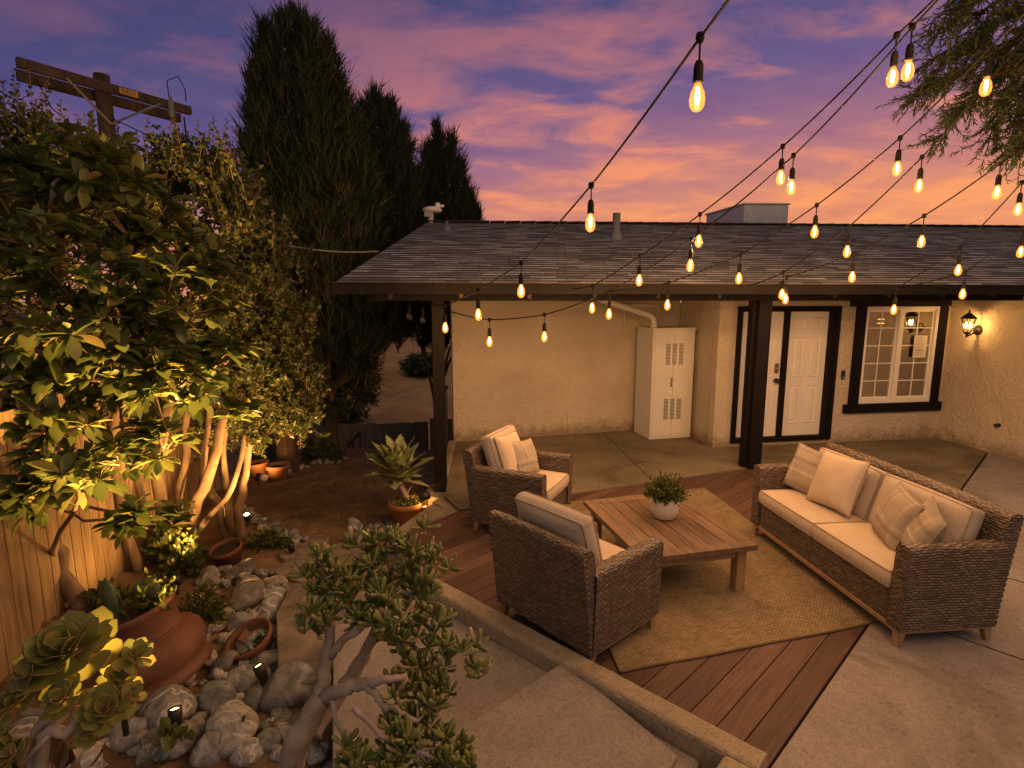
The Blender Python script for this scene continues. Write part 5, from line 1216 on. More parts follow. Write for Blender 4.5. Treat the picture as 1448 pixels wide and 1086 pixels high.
for u_, v_, Y_, r_, n_ in [(470, 470, 10.2, (.6, .6, .5), 1500), (500, 530, 10.1, (.5, .5, .4), 1200), (455, 560, 10.0, (.42, .4, .3), 900), (530, 450, 10.6, (.6, .5, .35), 1200), (590, 430, 11.5, (.55, .5, .3), 800), (515, 560, 10.2, (.22, .3, .14), 350), (430, 520, 10.2, (.5, .5, .5), 900), (560, 420, 11.2, (.5, .5, .3), 700), (510, 490, 10.4, (.35, .4, .4), 600)]:
    c = A(u_, v_, Y_); bough(mb, c, r_, n_); limb(tr, [hub_, (hub_+c)/2+np.array((0, 0, .1)), c], .035, .012, 5)
tr.build('trunk', 'bark_dark', o, smooth=True); mb.build('crown', 'conifer', o)
# feathery tree at the top right
o = thing('feathery_tree', 'feathery drooping tree branches hanging in at the top right corner', 'tree', (6.9, 3.7, .0))
tr = MB(); limb(tr, [(6.9, 3.7, -.1), (6.95, 3.75, 1.5), (6.8, 3.9, 3.2), (6.4, 4.3, 5.2), (6.1, 4.6, 6.4)], .16, .06); mb = MB(); P = []; Dr = []; S = []
hubr = [np.array((6.4, 4.3, 5.2)), np.array((6.1, 4.6, 6.4)), A(1520, 60, 5.0)]
lines = [((1500, -60), (1400, -10), (1330, 40)), ((1510, -20), (1400, 40), (1312, 90)), ((1500, 20), (1390, 80), (1298, 135)), ((1510, 60), (1420, 100), (1360, 150)), ((1520, 80), (1430, 140), (1400, 195)), ((1520, 120), (1450, 170), (1420, 215)), ((1500, 60), (1400, 110), (1325, 195)),
         ((1500, -30), (1420, 20), (1370, 70)), ((1520, 0), (1440, 60), (1390, 130)), ((1500, -60), (1440, -20), (1380, 20)), ((1530, 50), (1470, 100), (1440, 160)), ((1480, 30), (1420, 60), (1340, 110)), ((1480, -80), (1400, -40), (1350, 10)), ((1510, 30), (1450, 80), (1425, 140)), ((1540, 130), (1480, 180), (1445, 205)), ((1480, 0), (1380, 50), (1315, 115))]
for l_ in lines:
    Y_ = RNG.uniform(4.5, 5.6); pts = [A(*q, Y_+RNG.uniform(-.15, .15)) for q in l_]; h = min(hubr, key=lambda q: np.linalg.norm(q-pts[0]))
    ln_ = limb(tr, [h]+pts, .02, .004, 5, .015, 6)
    for i in range(5, len(ln_)):
        for k in range(5):
            a0 = ln_[i]; dd = (ln_[i]-ln_[i-1]); dd = dd/(np.linalg.norm(dd)+1e-6)+RNG.normal(0, .55, 3)+np.array((0, 0, -.25)); dd /= np.linalg.norm(dd); lt = RNG.uniform(.12, .30); e = a0+dd*lt-np.array((0, 0, .08*lt))
            tr.tube([a0, (a0+e)/2+np.array((0, 0, .01)), e], [.003, .002, .001], 3, cap=False)
            for q in range(24):
                P.append(a0+(e-a0)*(q/24)); Dr.append(dd*.8+RNG.normal(0, .5, 3)); S.append((.010, RNG.uniform(.035, .07), .008))
tr.build('trunk', 'bark_dark', o, smooth=True); m_ = len(P); mb.instances(*BLADE, np.array(P), rotmats(m_, Dr, RNG.uniform(0, 6, m_)), np.array(S)); mb.build('crown', 'frond', o)
# shrubs on the far slope
for lb, u_, v_, Y_, r_ in (('green shrub low on the hillside right of the dark fence', 597, 505, 30, .9), ('olive shrub on the hillside left of the pale rubble', 480, 588, 21, .8)):
    c = A(u_, v_, Y_); c[2] = gz(c[0], c[1])+r_*.45; o = thing('hill_shrub', lb, 'shrub', (c[0], c[1], c[2]-r_*.5)); mb = MB(); n_ = 1200
    P = RNG.normal(0, 1, (n_, 3)); P /= np.linalg.norm(P, axis=1, keepdims=True); P = c+P*r_*RNG.uniform(.6, 1.05, (n_, 1))*np.array((1.3, 1, .7)); mb.instances(*LEAF_SMALL, P, rotmats(n_, RNG.normal(0, 1, (n_, 3))), np.full(n_, .3*r_**.5)); mb.build('foliage', 'leaf_small', o)

# ------------------------------------------------------------------ stones
def rock_mesh(kind, seed):
    rg_ = np.random.default_rng(seed); import bmesh
    bm = bmesh.new(); bmesh.ops.create_icosphere(bm, subdivisions=4, radius=.5)
    V = np.array([v.co[:] for v in bm.verts]); F = [[v.index for v in f.verts] for f in bm.faces]; bm.free()
    d = np.zeros(len(V))
    for k in range(7):
        q = rg_.normal(0, 1, 3); q *= rg_.uniform(1.5, 5)/np.linalg.norm(q); d += rg_.uniform(.02, .075)*np.sin(V@q*2+rg_.uniform(0, 6))
    for k in range(5):                                   # flattened facets
        q = rg_.normal(0, 1, 3); q /= np.linalg.norm(q); h = V@q; cut = rg_.uniform(.30, .42); d -= np.clip(h-cut, 0, 1)*.8
    V = V*(1+d[:, None]*1.4)*np.array((1, rg_.uniform(.68, .9), rg_.uniform(.55, .75)))
    me = bpy.data.meshes.new('stone'); me.from_pydata(V.tolist(), [], F); me.materials.append(M[kind]); me.polygons.foreach_set('use_smooth', np.ones(len(me.polygons), dtype=bool)); return me
ROCKS = [rock_mesh(('stone', 'stone', 'stone_dark', 'stone_warm', 'stone', 'stone_warm', 'stone_dark', 'stone')[i], 40+i) for i in range(8)]
placed = []
def rock(u_, v_, wpx, label, kind=None, group='river stones in the bed', z=None, flat=1., rad=None, xy=None):
    if xy is None:
        z = -.36 if z is None else z; p = onz(u_, v_+wpx*.22, z); x, y = p[0], p[1]
        size = wpx/778*math.hypot(p[1], CAM_H-z)*.92
    else: x, y = xy; size = rad
    me = ROCKS[random.randrange(8) if kind is None else kind]; o = bpy.data.objects.new('river_stone', me); COL.objects.link(o)
    o.scale = (size, size, size*flat); o.rotation_euler = (random.uniform(-.25, .25), random.uniform(-.25, .25), random.uniform(0, 6.28))
    o.location = (x, y, gz(x, y)+size*.17*flat); tag(o, label, 'stone', group); placed.append((x, y, size/2)); return o
big = [(413, 978, 80, 'largest rounded grey boulder, left of the jade plant trunk', 4), (307, 989, 56, 'pointed grey boulder right of the terracotta urn foot', 0), (343, 968, 48, 'upright egg shaped stone between the pointed boulder and the largest boulder', 7), (386, 930, 54, 'tan pitted stone just behind the largest boulder', 3),
       (321, 935, 40, 'smooth grey stone beside the right shoulder of the urn', 0), (242, 1012, 76, 'wide flat grey stone below the foot of the urn', 2), (189, 1046, 52, 'oval grey stone right of the aeonium stem', 7), (247, 1054, 64, 'dark rounded stone at the front edge of the bed', 6), (331, 1036, 76, 'long pale stone lying in front of the pointed boulder', 5),
       (434, 926, 50, 'banded grey stone beside the left branch of the jade plant', 4), (372, 902, 58, 'low dark grey stone in the middle of the cobbles', 2), (341, 884, 46, 'pale angular stone against the rim of the broken clay bowl', 1), (382, 860, 56, 'striped long stone by the edge of the slate step', 7), (348, 838, 64, 'broad pale stone behind the broken clay bowl', 5),
       (340, 797, 52, 'dark speckled boulder in front of the small empty clay pot', 6), (352, 815, 44, 'grey lined stone in front of the dark speckled boulder', 0), (33, 1040, 70, 'dark pitted lava stone under the aeonium', 2), (146, 1066, 56, 'brown flat stone at the bottom edge below the aeonium', 3), (298, 803, 32, 'pale stone beneath the multi trunked tree', 1), (362, 990, 40, 'small grey stone wedged under the largest boulder', 0)]
for u_, v_, w_, lb, kd in big: rock(u_, v_, w_, lb, kd)
mid_l = 'fist sized grey cobble among the stones between the urn and the slate step'
for u_, v_, w_ in [(408, 885, 34), (444, 910, 38), (371, 957, 28), (403, 1042, 34), (307, 957, 24), (156, 1032, 38), (300, 815, 28), (288, 812, 24), (375, 838, 40), (405, 868, 30), (395, 905, 30), (420, 905, 26), (355, 870, 26), (330, 905, 34), (345, 915, 30), (360, 930, 26), (455, 935, 30), (440, 945, 26), (300, 935, 22), (420, 1030, 32), (376, 1060, 36), (300, 1070, 50), (350, 1075, 40), (215, 1075, 42), (110, 1070, 44), (75, 1075, 40), (280, 1030, 26), (270, 1000, 26), (200, 1015, 30), (225, 1040, 24), (390, 820, 30), (405, 845, 28), (322, 812, 24), (370, 800, 26), (318, 870, 24), (420, 930, 26), (460, 960, 24), (395, 1015, 30), (440, 1060, 30), (470, 1075, 34), (500, 1060, 30), (480, 1040, 26)]:
    rock(u_, v_, w_, mid_l)
bl = 'small rounded stone edging the dirt yard beside the slim stemmed tree'
for k in range(26):
    t = k/25; u_ = 345+80*t+random.uniform(-8, 8); v_ = 722+46*t+random.uniform(-6, 8); rock(u_, v_, random.uniform(13, 22), bl, group='yard edging stones', z=-.46)
bl = 'small rounded stone in the row at the foot of the thick conifer trunk'
for k in range(14):
    t = k/13; u_ = 372+115*t; v_ = 676-34*t+random.uniform(-2, 3); rock(u_, v_, random.uniform(13, 20)*(1-.3*t), bl, group='stones under the conifer', z=-.62)
bl = 'small pale stone edging the yard beside the agave pot'
for k in range(20):
    t = k/19; u_ = 488+70*t+random.uniform(-4, 4); v_ = 752-16*t+random.uniform(-5, 9); rock(u_, v_, random.uniform(12, 22), bl, group='stones beside the agave pot', z=-.46)
rock(500, 738, 30, 'larger pale stone at the left end of the row beside the agave pot', 1, z=-.46); rock(524, 748, 30, 'flat tan stone in front of the row beside the agave pot', 5, z=-.46, flat=.7)
gl = 'tiny grey pebble lying between the larger cobbles in the bed'
cnt = 0
while cnt < 150:
    u_, v_ = random.uniform(180, 470), random.uniform(790, 1080)
    if u_ < 150+ (v_-1080)*-.5: continue
    p = onz(u_, v_, -.36)
    if any((p[0]-q[0])**2+(p[1]-q[1])**2 < (q[2]*.75)**2 for q in placed) or p[0] > -1.15: cnt += .2; continue
    rock(0, 0, 0, gl, group='pebbles in the bed', xy=(p[0], p[1]), rad=random.uniform(.055, .13)); cnt += 1
# flat slates at the head of the path
sl = 'flat slate paving stone between the cobbles and the dirt yard'
for k, (u_, v_, a_, b__) in enumerate([(428, 775, .30, .16), (452, 790, .34, .2), (420, 800, .24, .18), (448, 762, .3, .12), (475, 778, .26, .16), (408, 783, .2, .14), (430, 820, .26, .16), (402, 812, .18, .14), (475, 800, .26, .18), (500, 790, .3, .2)]):
    p = onz(u_, v_, -.42); mb = MB(); nn = 9; t0 = random.uniform(0, 6)
    poly = [(p[0]+a_*.5*math.cos(t)*(1+random.uniform(-.12, .12)), p[1]+b__*math.sin(t)*(1+random.uniform(-.12, .12))) for t in np.linspace(0, 2*PI, nn, endpoint=False)]
    z_ = gz(p[0], p[1]); mb.prism(poly, z_-.06, z_+.045+.01*(k % 3)); o = mb.build('paving_stone', 'slate', bevel=.012); tag(o, sl, 'paving stone', 'slate paving stones')
    o.data.transform(Matrix.Translation(-Vector((p[0], p[1], z_)))); o.location = (p[0], p[1], z_)

# ------------------------------------------------------------------ pots and garden plants
def axis_rows(up):
    z = np.asarray(up, float); z /= np.linalg.norm(z); x = np.cross((0, 1, 0), z); x /= np.linalg.norm(x); return np.array([x, np.cross(z, x), z])
# tilted urn
ub = np.array((-2.52, 3.62, gz(-2.52, 3.62)+.03)); axu = axis_rows((-.26, -.04, .95))
o = thing('terracotta_urn', 'big tilted terracotta urn planted with cactus beside the cobbles', 'urn', tuple(ub))
prof = [(0, 0), (.29, 0), (.318, .015), (.322, .05), (.305, .075), (.295, .085), (.325, .13), (.342, .18), (.345, .22), (.335, .265), (.305, .305), (.265, .33), (.238, .34), (.228, .345), (.228, .355), (.236, .36), (.232, .37), (.228, .42), (.232, .48), (.242, .52), (.256, .535), (.26, .56), (.252, .575), (.236, .57), (.215, .52), (.2, .45)]
mb = MB(); mb.lathe(prof, 48, tuple(ub), axu); mb.build('pot', 'urn_clay', o, smooth=True)
mb = MB(); mb.lathe([(.222, .53), (.13, .545), (0, .55)], 24, tuple(ub), axu); mb.build('soil', 'soil', o)
top = ub+axu[2]*.56
mb = MB()
for dx, dy, tilt, ln, wd in ((-.06, -.10, -.25, .30, .05), (.05, -.02, .5, .24, .11), (-.13, .03, -.6, .26, .07)):
    ax = axis_rows((math.sin(tilt), .1, math.cos(tilt))); q = top+axu[0]*dx+axu[1]*dy
    g_ = np.linspace(0, 1, 9); pr = [(wd*math.sin(PI*min(.999, max(.02, t)))**.6, t*ln) for t in g_]; n0 = len(mb.v); mb.lathe(pr, 12, (0, 0, 0), None); V = mb.v[-1]; V[:, 1] *= .35; mb.v[-1] = V@ax+q
mb.build('cactus_pad', 'cactus', o, smooth=True)
mb = MB(); bush(mb, top+axu[0]*.12, .17, .18, 34, .055, 8, LEAF_OVAL); mb.build('foliage', 'weed', o)
# broken bowl
bb_ = np.array((-2.02, 3.98, gz(-2.02, 3.98)+.02)); axb2 = axis_rows((-.25, -.30, .9))
o = thing('clay_bowl', 'shallow terracotta bowl lying tilted among the cobbles', 'bowl', tuple(bb_)); mb = MB()
mb.lathe([(0, 0), (.10, 0), (.155, .05), (.178, .12), (.184, .155), (.162, .155), (.154, .115), (.118, .045), (0, .03)], 36, tuple(bb_), axb2); mb.build('bowl', 'urn_clay', o, smooth=True)
mb = MB(); q = bb_+axb2[2]*.07; mb.box(tuple(q+np.array((-.03, .02, .03))), (.16, .10, .02), axis_rows((.5, -.4, .8))); mb.build('shard', 'urn_clay', o, bevel=.006)
mb = MB(); bush(mb, q+np.array((.08, 0, .0)), .07, .08, 14, .04, 5, LEAF_OVAL); mb.build('seedling', 'weed', o)
def clay_pot(label, base, r_, h, tilt=(0, 0, 1), mat='urn_clay', soil=True):
    base = np.asarray(base, float); o = thing('clay_pot', label, 'pot', tuple(base)); ax = axis_rows(tilt); mb = MB()
    mb.lathe([(0, 0), (r_*.68, 0), (r_*.9, h*.75), (r_*.92, h*.76), (r_, h*.77), (r_, h), (r_*.9, h), (r_*.85, h*.75), (r_*.7, h*.3)], 28, tuple(base), ax); mb.build('pot', mat, o, smooth=True)
    if soil: mb = MB(); mb.lathe([(r_*.86, h*.8), (0, h*.82)], 20, tuple(base), ax); mb.build('soil', 'soil', o)
    return o
q = G(325, 792, -.44); clay_pot('small dark empty clay pot at the foot of the slim stemmed tree', (q[0], q[1], gz(q[0], q[1])), .17, .2, (-.1, -.2, 1))
q = G(402, 668, -.62); q2 = G(404, 672, -.62); clay_pot('round clay pot directly in front of the thick conifer trunk', (q2[0], q2[1]-.28, gz(q2[0], q2[1]-.28)), .19, .26, mat='terracotta_pale')
q2 = G(374, 672, -.62); clay_pot('clay pot left of the thick conifer trunk', (q2[0], q2[1]-.2, gz(q2[0], q2[1]-.2)), .2, .26, (-.1, 0, 1), 'terracotta_pale')
# agave in a terracotta pot
ab = np.array(onz(575, 741, -.46)); ab[2] = gz(ab[0], ab[1])+.0
o = thing('agave_plant', 'spiky blue green agave on a bare stem in a terracotta pot beside the deck', 'potted plant', tuple(ab)); mb = MB()
mb.lathe([(0, 0), (.155, 0), (.20, .25), (.203, .255), (.225, .26), (.228, .34), (.21, .345), (.2, .3), (.17, .2)], 36, tuple(ab)); mb.build('pot', 'terracotta_pale', o, smooth=True)
mb = MB(); mb.lathe([(.2, .31), (0, .33)], 20, tuple(ab)); mb.build('soil', 'soil', o)
mb = MB(); bush(mb, ab+np.array((0, 0, .31)), .19, .10, 90, .035, 9, LEAF_OVAL); mb.build('ground_cover', 'jade', o)
hub_ = ab+np.array((-.09, 0, .62)); mb = MB(); mb.tube([ab+np.array((.03, 0, .3)), ab+np.array((0, 0, .42)), ab+np.array((-.05, 0, .52)), hub_], [.05, .042, .045, .06], 10); mb.tube([ab+np.array((-.01, 0, .42)), ab+np.array((.06, -.02, .52)), ab+np.array((.09, -.02, .55))], [.02, .014, .003], 7); mb.tube([ab+np.array((-.05, 0, .50)), ab+np.array((-.12, 0, .60))], [.02, .012], 7); mb.build('stem', 'bark_smooth', o, smooth=True)
def agave_t():
    v = []; f = []; rows = 8
    for i in range(rows+1):
        t = i/rows; wd = .165*(math.sin(PI*min(1, .18+t*.82))**.75)*(1 if t < .98 else .02); wd = max(wd, .004); z = .06*t-.10*t**3; up = .10
        v += [(-wd, t, z+wd*up*6*.5), (-wd*.5, t, z+.012), (0, t, z), (wd*.5, t, z+.012), (wd, t, z+wd*up*6*.5), (0, t, z-.035*(1-t))]
    for i in range(rows):
        a_ = i*6; b__ = a_+6
        for p, q in ((0, 1), (1, 2), (2, 3), (3, 4)): f.append((a_+p, a_+q, b__+q, b__+p))
        f += [(a_+4, a_+5, b__+5, b__+4), (a_+5, a_, b__, b__+5)]
    return v, f
AG = agave_t(); P = []; Dr = []; S = []
for k in range(26):
    a_ = k*2.399; el = -.2+1.62*(k/26)**.75; P.append(hub_+np.array((0, 0, .09*(k/30)))); Dr.append((math.cos(a_)*math.cos(el), math.sin(a_)*math.cos(el), math.sin(el))); S.append((.52 if k > 5 else .44)*RNG.uniform(.85, 1.1)*(1 if k < 26 else .8))
mb = MB(); S = np.array(S); mb.instances(*AG, np.array(P), rotmats(len(P), Dr), np.stack([S*1.35, S, S], -1)); mb.build('rosette', 'agave', o, smooth=True)
# unlit path light beside the agave pot
q = np.array(onz(601, 735, -.35)); q[2] = gz(q[0], q[1])
o = thing('path_light', 'small dark garden path light glowing faintly between the agave pot and corner post', 'path light', tuple(q)); mb = MB(); mb.tube([q, q+np.array((0, 0, .32))], .028, 10); mb.build('stake', 'grey_metal', o)
mb = MB(); mb.lathe([(.03, .30), (.045, .33), (.05, .42), (.04, .43)], 12, tuple(q)); mb.build('lens', 'glass_dark', o, smooth=True); mb = MB(); mb.lathe([(0, .53), (.05, .51), (.075, .47), (.078, .43), (.05, .425)], 14, tuple(q)); mb.build('cap', 'black_metal', o, smooth=True)
lamp('path_glow', q+np.array((0, -.0, .38)), 6, (1., .5, .16), .02, o)
# jade plant in the foreground
jb = np.array(aty(400, 1115, 2.10)); jb[2] = -.38
o = thing('jade_plant', 'gnarled jade plant with finger shaped leaves in the foreground beside the steps', 'succulent', tuple(jb)); tr = MB()
J = lambda u_, v_, Y_=2.2: np.array(aty(u_, v_, Y_))
br = [([jb-np.array((0, 0, .1)), J(412, 1085, 2.1), J(437, 1023, 2.12), J(456, 981, 2.15)], .060, .046), ([J(450, 1000, 2.14), J(455, 975, 2.18), J(464, 923, 2.22), J(468, 864, 2.25), J(468, 835, 2.27)], .036, .014), ([J(468, 925, 2.22), J(480, 910, 2.2), J(504, 892, 2.18), J(530, 877, 2.2), J(540, 860, 2.2)], .022, .010),
      ([J(440, 1040, 2.12), J(470, 992, 2.25), J(493, 962, 2.32), J(513, 928, 2.36), J(532, 886, 2.38), J(548, 828, 2.4), J(556, 805, 2.42)], .045, .014), ([J(462, 985, 2.14), J(488, 974, 2.1), J(512, 968, 2.08), J(546, 961, 2.05), J(575, 955, 2.1)], .032, .012), ([J(514, 969, 2.08), J(530, 978, 2.05), J(540, 995, 2.03), J(560, 1004, 2.02), J(590, 1020, 2.02)], .018, .009),
      ([J(539, 850, 2.4), J(557, 837, 2.36), J(579, 842, 2.34), J(592, 860, 2.3)], .014, .008), ([J(490, 962, 2.32), J(530, 963, 2.3), J(568, 958, 2.28), J(600, 950, 2.26)], .022, .010), ([J(500, 1000, 2.0), J(540, 1040, 1.95), J(590, 1060, 1.95)], .014, .008), ([J(470, 990, 2.1), J(480, 1030, 2.05), J(510, 1080, 2.0)], .012, .008), ([J(548, 828, 2.4), J(530, 800, 2.4), J(500, 785, 2.4)], .012, .007), ([J(468, 845, 2.27), J(458, 810, 2.3), J(455, 790, 2.3)], .012, .007)]
nodes = []
for pts, r0, r1 in br: nodes += limb(tr, pts, r0, r1, 10, .004, 5)[4:]
fl, ff = [], []
for i, (t, r_, zz) in enumerate(((0, .05, 0), (.3, .095, .01), (.65, .14, .04), (.9, .135, .10), (1., .07, .13))):
    for j in range(6): a_ = j*PI/3; fl.append((r_*math.cos(a_), t, r_*.8*math.sin(a_)+zz))
for i in range(4):
    for j in range(6): q = (j+1) % 6; ff.append((i*6+j, i*6+6+j, i*6+6+q, i*6+q))
fl += [(0, 1.02, .14)]; ff += [(24+j, 30, 24+(j+1) % 6) for j in range(6)]
P = []; Dr = []; S = []
tufts = [(455, 775, 2.3), (440, 795, 2.3), (472, 805, 2.28), (490, 795, 2.32), (505, 785, 2.38), (460, 835, 2.26), (482, 840, 2.25), (470, 855, 2.24), (445, 860, 2.2), (452, 875, 2.18), (505, 850, 2.3), (525, 840, 2.34), (540, 815, 2.4), (522, 810, 2.4), (550, 790, 2.42), (535, 768, 2.44), (565, 770, 2.42), (590, 768, 2.42), (602, 765, 2.4), (580, 795, 2.4), (560, 810, 2.38), (600, 810, 2.36), (610, 830, 2.34), (625, 850, 2.3), (585, 830, 2.36), (520, 865, 2.2), (535, 878, 2.18), (548, 855, 2.22), (560, 870, 2.3), (580, 880, 2.3), (600, 870, 2.3), (615, 885, 2.28), (565, 905, 2.28), (590, 910, 2.26), (612, 912, 2.26), (628, 925, 2.25), (575, 930, 2.26), (600, 940, 2.25), (625, 950, 2.24), (580, 960, 2.14), (605, 965, 2.2), (620, 975, 2.16), (560, 985, 2.1), (590, 990, 2.08), (612, 1000, 2.08), (560, 1010, 2.04), (595, 1025, 2.04), (620, 1030, 2.02), (640, 1045, 2.0), (600, 1055, 2.0), (622, 1068, 1.98), (575, 1050, 1.98), (545, 1050, 1.97), (560, 1080, 1.95), (520, 1080, 1.96), (590, 1085, 1.95), (500, 1070, 1.98), (640, 1075, 1.95), (660, 1090, 1.92), (540, 1090, 1.9), (480, 1085, 1.95), (645, 935, 2.25), (500, 830, 2.36)]
nd = np.array(nodes)
for u_, v_, Y_ in tufts:
    c = J(u_, v_+6, Y_); h = nd[np.argmin(np.linalg.norm(nd-(c-np.array((0, 0, .03))), axis=1))]
    tr.tube([h, (h+c)/2+RNG.normal(0, .008, 3)-np.array((0, 0, .012)), c], [.008, .0065, .005], 6, cap=False)
    for s_ in range(3):
        cc = c+RNG.normal(0, .040, 3); ad = np.array((RNG.normal(0, .35), RNG.normal(-.1, .35), 1.)); ad /= np.linalg.norm(ad)
        x = np.cross(ad, (.3, .2, .9)); x /= np.linalg.norm(x); y = np.cross(ad, x)
        for q in range(9):
            a_ = q*2.4+RNG.uniform(-.3, .3); el = RNG.uniform(.15, 1.25); P.append(cc-ad*RNG.uniform(0, .025)); Dr.append((x*math.cos(a_)+y*math.sin(a_))*math.cos(el)+ad*math.sin(el)); S.append(RNG.uniform(.055, .088))
tr.build('trunk', 'bark_smooth', o, smooth=True); m_ = len(P); mb = MB(); mb.instances(fl, ff, np.array(P), rotmats(m_, Dr, RNG.normal(0, .5, m_)), np.array(S)); mb.build('leaves', 'jade', o, smooth=True)
# aeonium in the bottom left corner
A0 = np.array(aty(60, 1120, 1.75)); A0[2] = gz(A0[0], A0[1])
o = thing('aeonium_plant', 'large rosette aeonium glowing from below in the bottom left corner', 'succulent', tuple(A0)); tr = MB()
ros = [(102, 930, 1.95, .21, 34, (0, -.45, .9)), (150, 1005, 1.85, .11, 24, (.35, -.5, .8)), (165, 965, 1.95, .10, 20, (.5, -.3, .8)), (20, 1000, 1.8, .10, 20, (-.3, -.5, .8)), (95, 990, 1.82, .09, 18, (0, -.6, .8)), (130, 1035, 1.8, .07, 14, (.2, -.6, .7)), (190, 930, 2.0, .09, 16, (.7, -.2, .7)), (50, 960, 1.85, .1, 16, (-.3, -.5, .8)), (20, 1075, 1.7, .08, 14, (-.3, -.4, .8)), (185, 985, 1.9, .06, 12, (.6, -.4, .7))]
for pts, r0, r1 in [([A0, np.array(aty(60, 1075, 1.78)), np.array(aty(95, 1035, 1.8)), np.array(aty(120, 1005, 1.83))], .026, .016), ([A0, np.array(aty(50, 1070, 1.8)), np.array(aty(85, 1010, 1.85)), np.array(aty(100, 960, 1.95))], .024, .018), ([np.array(aty(88, 1012, 1.85)), np.array(aty(60, 1006, 1.82)), np.array(aty(25, 1010, 1.8))], .016, .011)]: limb(tr, pts, r0, r1, 8, .003)
LA, FA_ = leaf_t(.33, 7, .06, -.12, base=1.75)
LA = [(x, y, z-.22*y*(1-y)) for x, y, z in LA]
tr_h = np.array(aty(100, 1000, 1.84)); rimi = [i*3 for i in range(1, 8)]+[i*3+2 for i in range(7, 0, -1)]
for u_, v_, Y_, r_, n_, ax_ in ros:
    P = []; Dr = []; S = []
    c = np.array(aty(u_, v_, Y_)); z = np.array(ax_, float); z /= np.linalg.norm(z); x = np.cross(z, (1, .1, 0)); x /= np.linalg.norm(x); y = np.cross(z, x)
    tr.tube([tr_h, (tr_h+c)/2-np.array((0, 0, .03)), c-z*.03], [.012, .011, .012], 7)
    for q in range(n_):
        a_ = q*2.399; t = q/n_; el = .12+1.25*t**1.3; P.append(c+z*.05*t*r_/.1*.6); Dr.append((x*math.cos(a_)+y*math.sin(a_))*math.cos(el)+z*math.sin(el)); S.append(r_*(1.02-.6*t)*RNG.uniform(.9, 1.06))
    d = np.array(Dr)+RNG.normal(0, .06, (n_, 3)); d /= np.linalg.norm(d, axis=1, keepdims=True); xx = np.cross(d, np.tile(z, (n_, 1))); xx /= (np.linalg.norm(xx, axis=1, keepdims=True)+1e-9); R3 = np.stack([xx, d, np.cross(xx, d)], 1)
    mb = MB(); mb.instances(LA, FA_, np.array(P), R3, np.array(S)); ro = mb.build('rosette', 'aeonium', o, smooth=True)
    mb = MB()
    for k in range(n_): mb.tube((np.array(LA)[rimi]*S[k])@R3[k]+P[k], .0014, 4, cap=False)
    mb.build('leaf_rim', 'aeonium_edge', ro)
tr.build('stem', 'bark_smooth', o, smooth=True)
mb = MB(); P = []; Dr = []
for k in range(14):
    P.append(np.array(aty(RNG.uniform(40, 150), RNG.uniform(1035, 1075), 1.82))); Dr.append((RNG.normal(0, .4), RNG.normal(0, .3), -1))
mb.instances(*LEAF_BIG, np.array(P), rotmats(14, Dr, RNG.uniform(0, 6, 14)), np.full(14, .10)); mb.build('withered_leaves', 'dry_leaf', o)
# low weeds and ground plants in the bed
def weed(label, u_, v_, z, r_, h, n_, leaf, tm=LEAF_SMALL, mat='weed', lpw=9, name='garden_plant', group=None):
    p = np.array(onz(u_, v_, z)); p[2] = gz(p[0], p[1]); o = thing(name, label, 'plant', tuple(p), 0, group); mb = MB(); bush(mb, p, r_, h, n_, leaf, lpw, tm); mb.build('foliage', mat, o)
weed('bright green weed growing between the urn and the clay bowl', 285, 890, -.38, .24, .34, 60, .05)
weed('leafy green plant behind the urn rim under the trees', 250, 800, -.42, .30, .45, 70, .07, LEAF_OVAL)
weed('small green plant left of the small empty clay pot', 262, 815, -.42, .2, .3, 40, .055, LEAF_OVAL)
weed('dark green groundcover clump beside the lit garden spotlight', 375, 770, -.46, .26, .14, 60, .05)
weed('mossy tuft right of the groundcover clump', 398, 775, -.46, .14, .12, 40, .035)
weed('low green succulent clump left of the agave pot', 535, 755, -.46, .22, .08, 60, .04, LEAF_OVAL)
weed('grassy yellow green shrub beside the far handrail', 455, 655, -.7, .45, .55, 70, .09, LEAF_SMALL, lpw=12)
weed('yellow green shrub behind the slim stemmed tree', 372, 655, -.6, .45, .9, 90, .07, LEAF_SMALL, lpw=14)
weed('small spiky tuft in front of the largest boulder', 345, 1050, -.36, .10, .16, 14, .05)
weed('small succulent sprouting at the bottom edge of the bed', 240, 1080, -.36, .12, .16, 14, .09, LEAF_OVAL, 'aeonium', 5)
weed('thin grass tuft under the jade trunk', 500, 1050, -.36, .16, .22, 30, .04)
weed('low green tuft at the far left bottom corner', 12, 1085, -.36, .1, .2, 18, .06)
weed('green plant at the foot of the fence behind the leaning trunk', 150, 880, -.38, .22, .30, 40, .08, LEAF_OVAL)
weed('dry tangle of leaves at the base of the leaning trunk', 110, 900, -.38, .3, .2, 40, .07, LEAF_OVAL, 'dry_leaf')
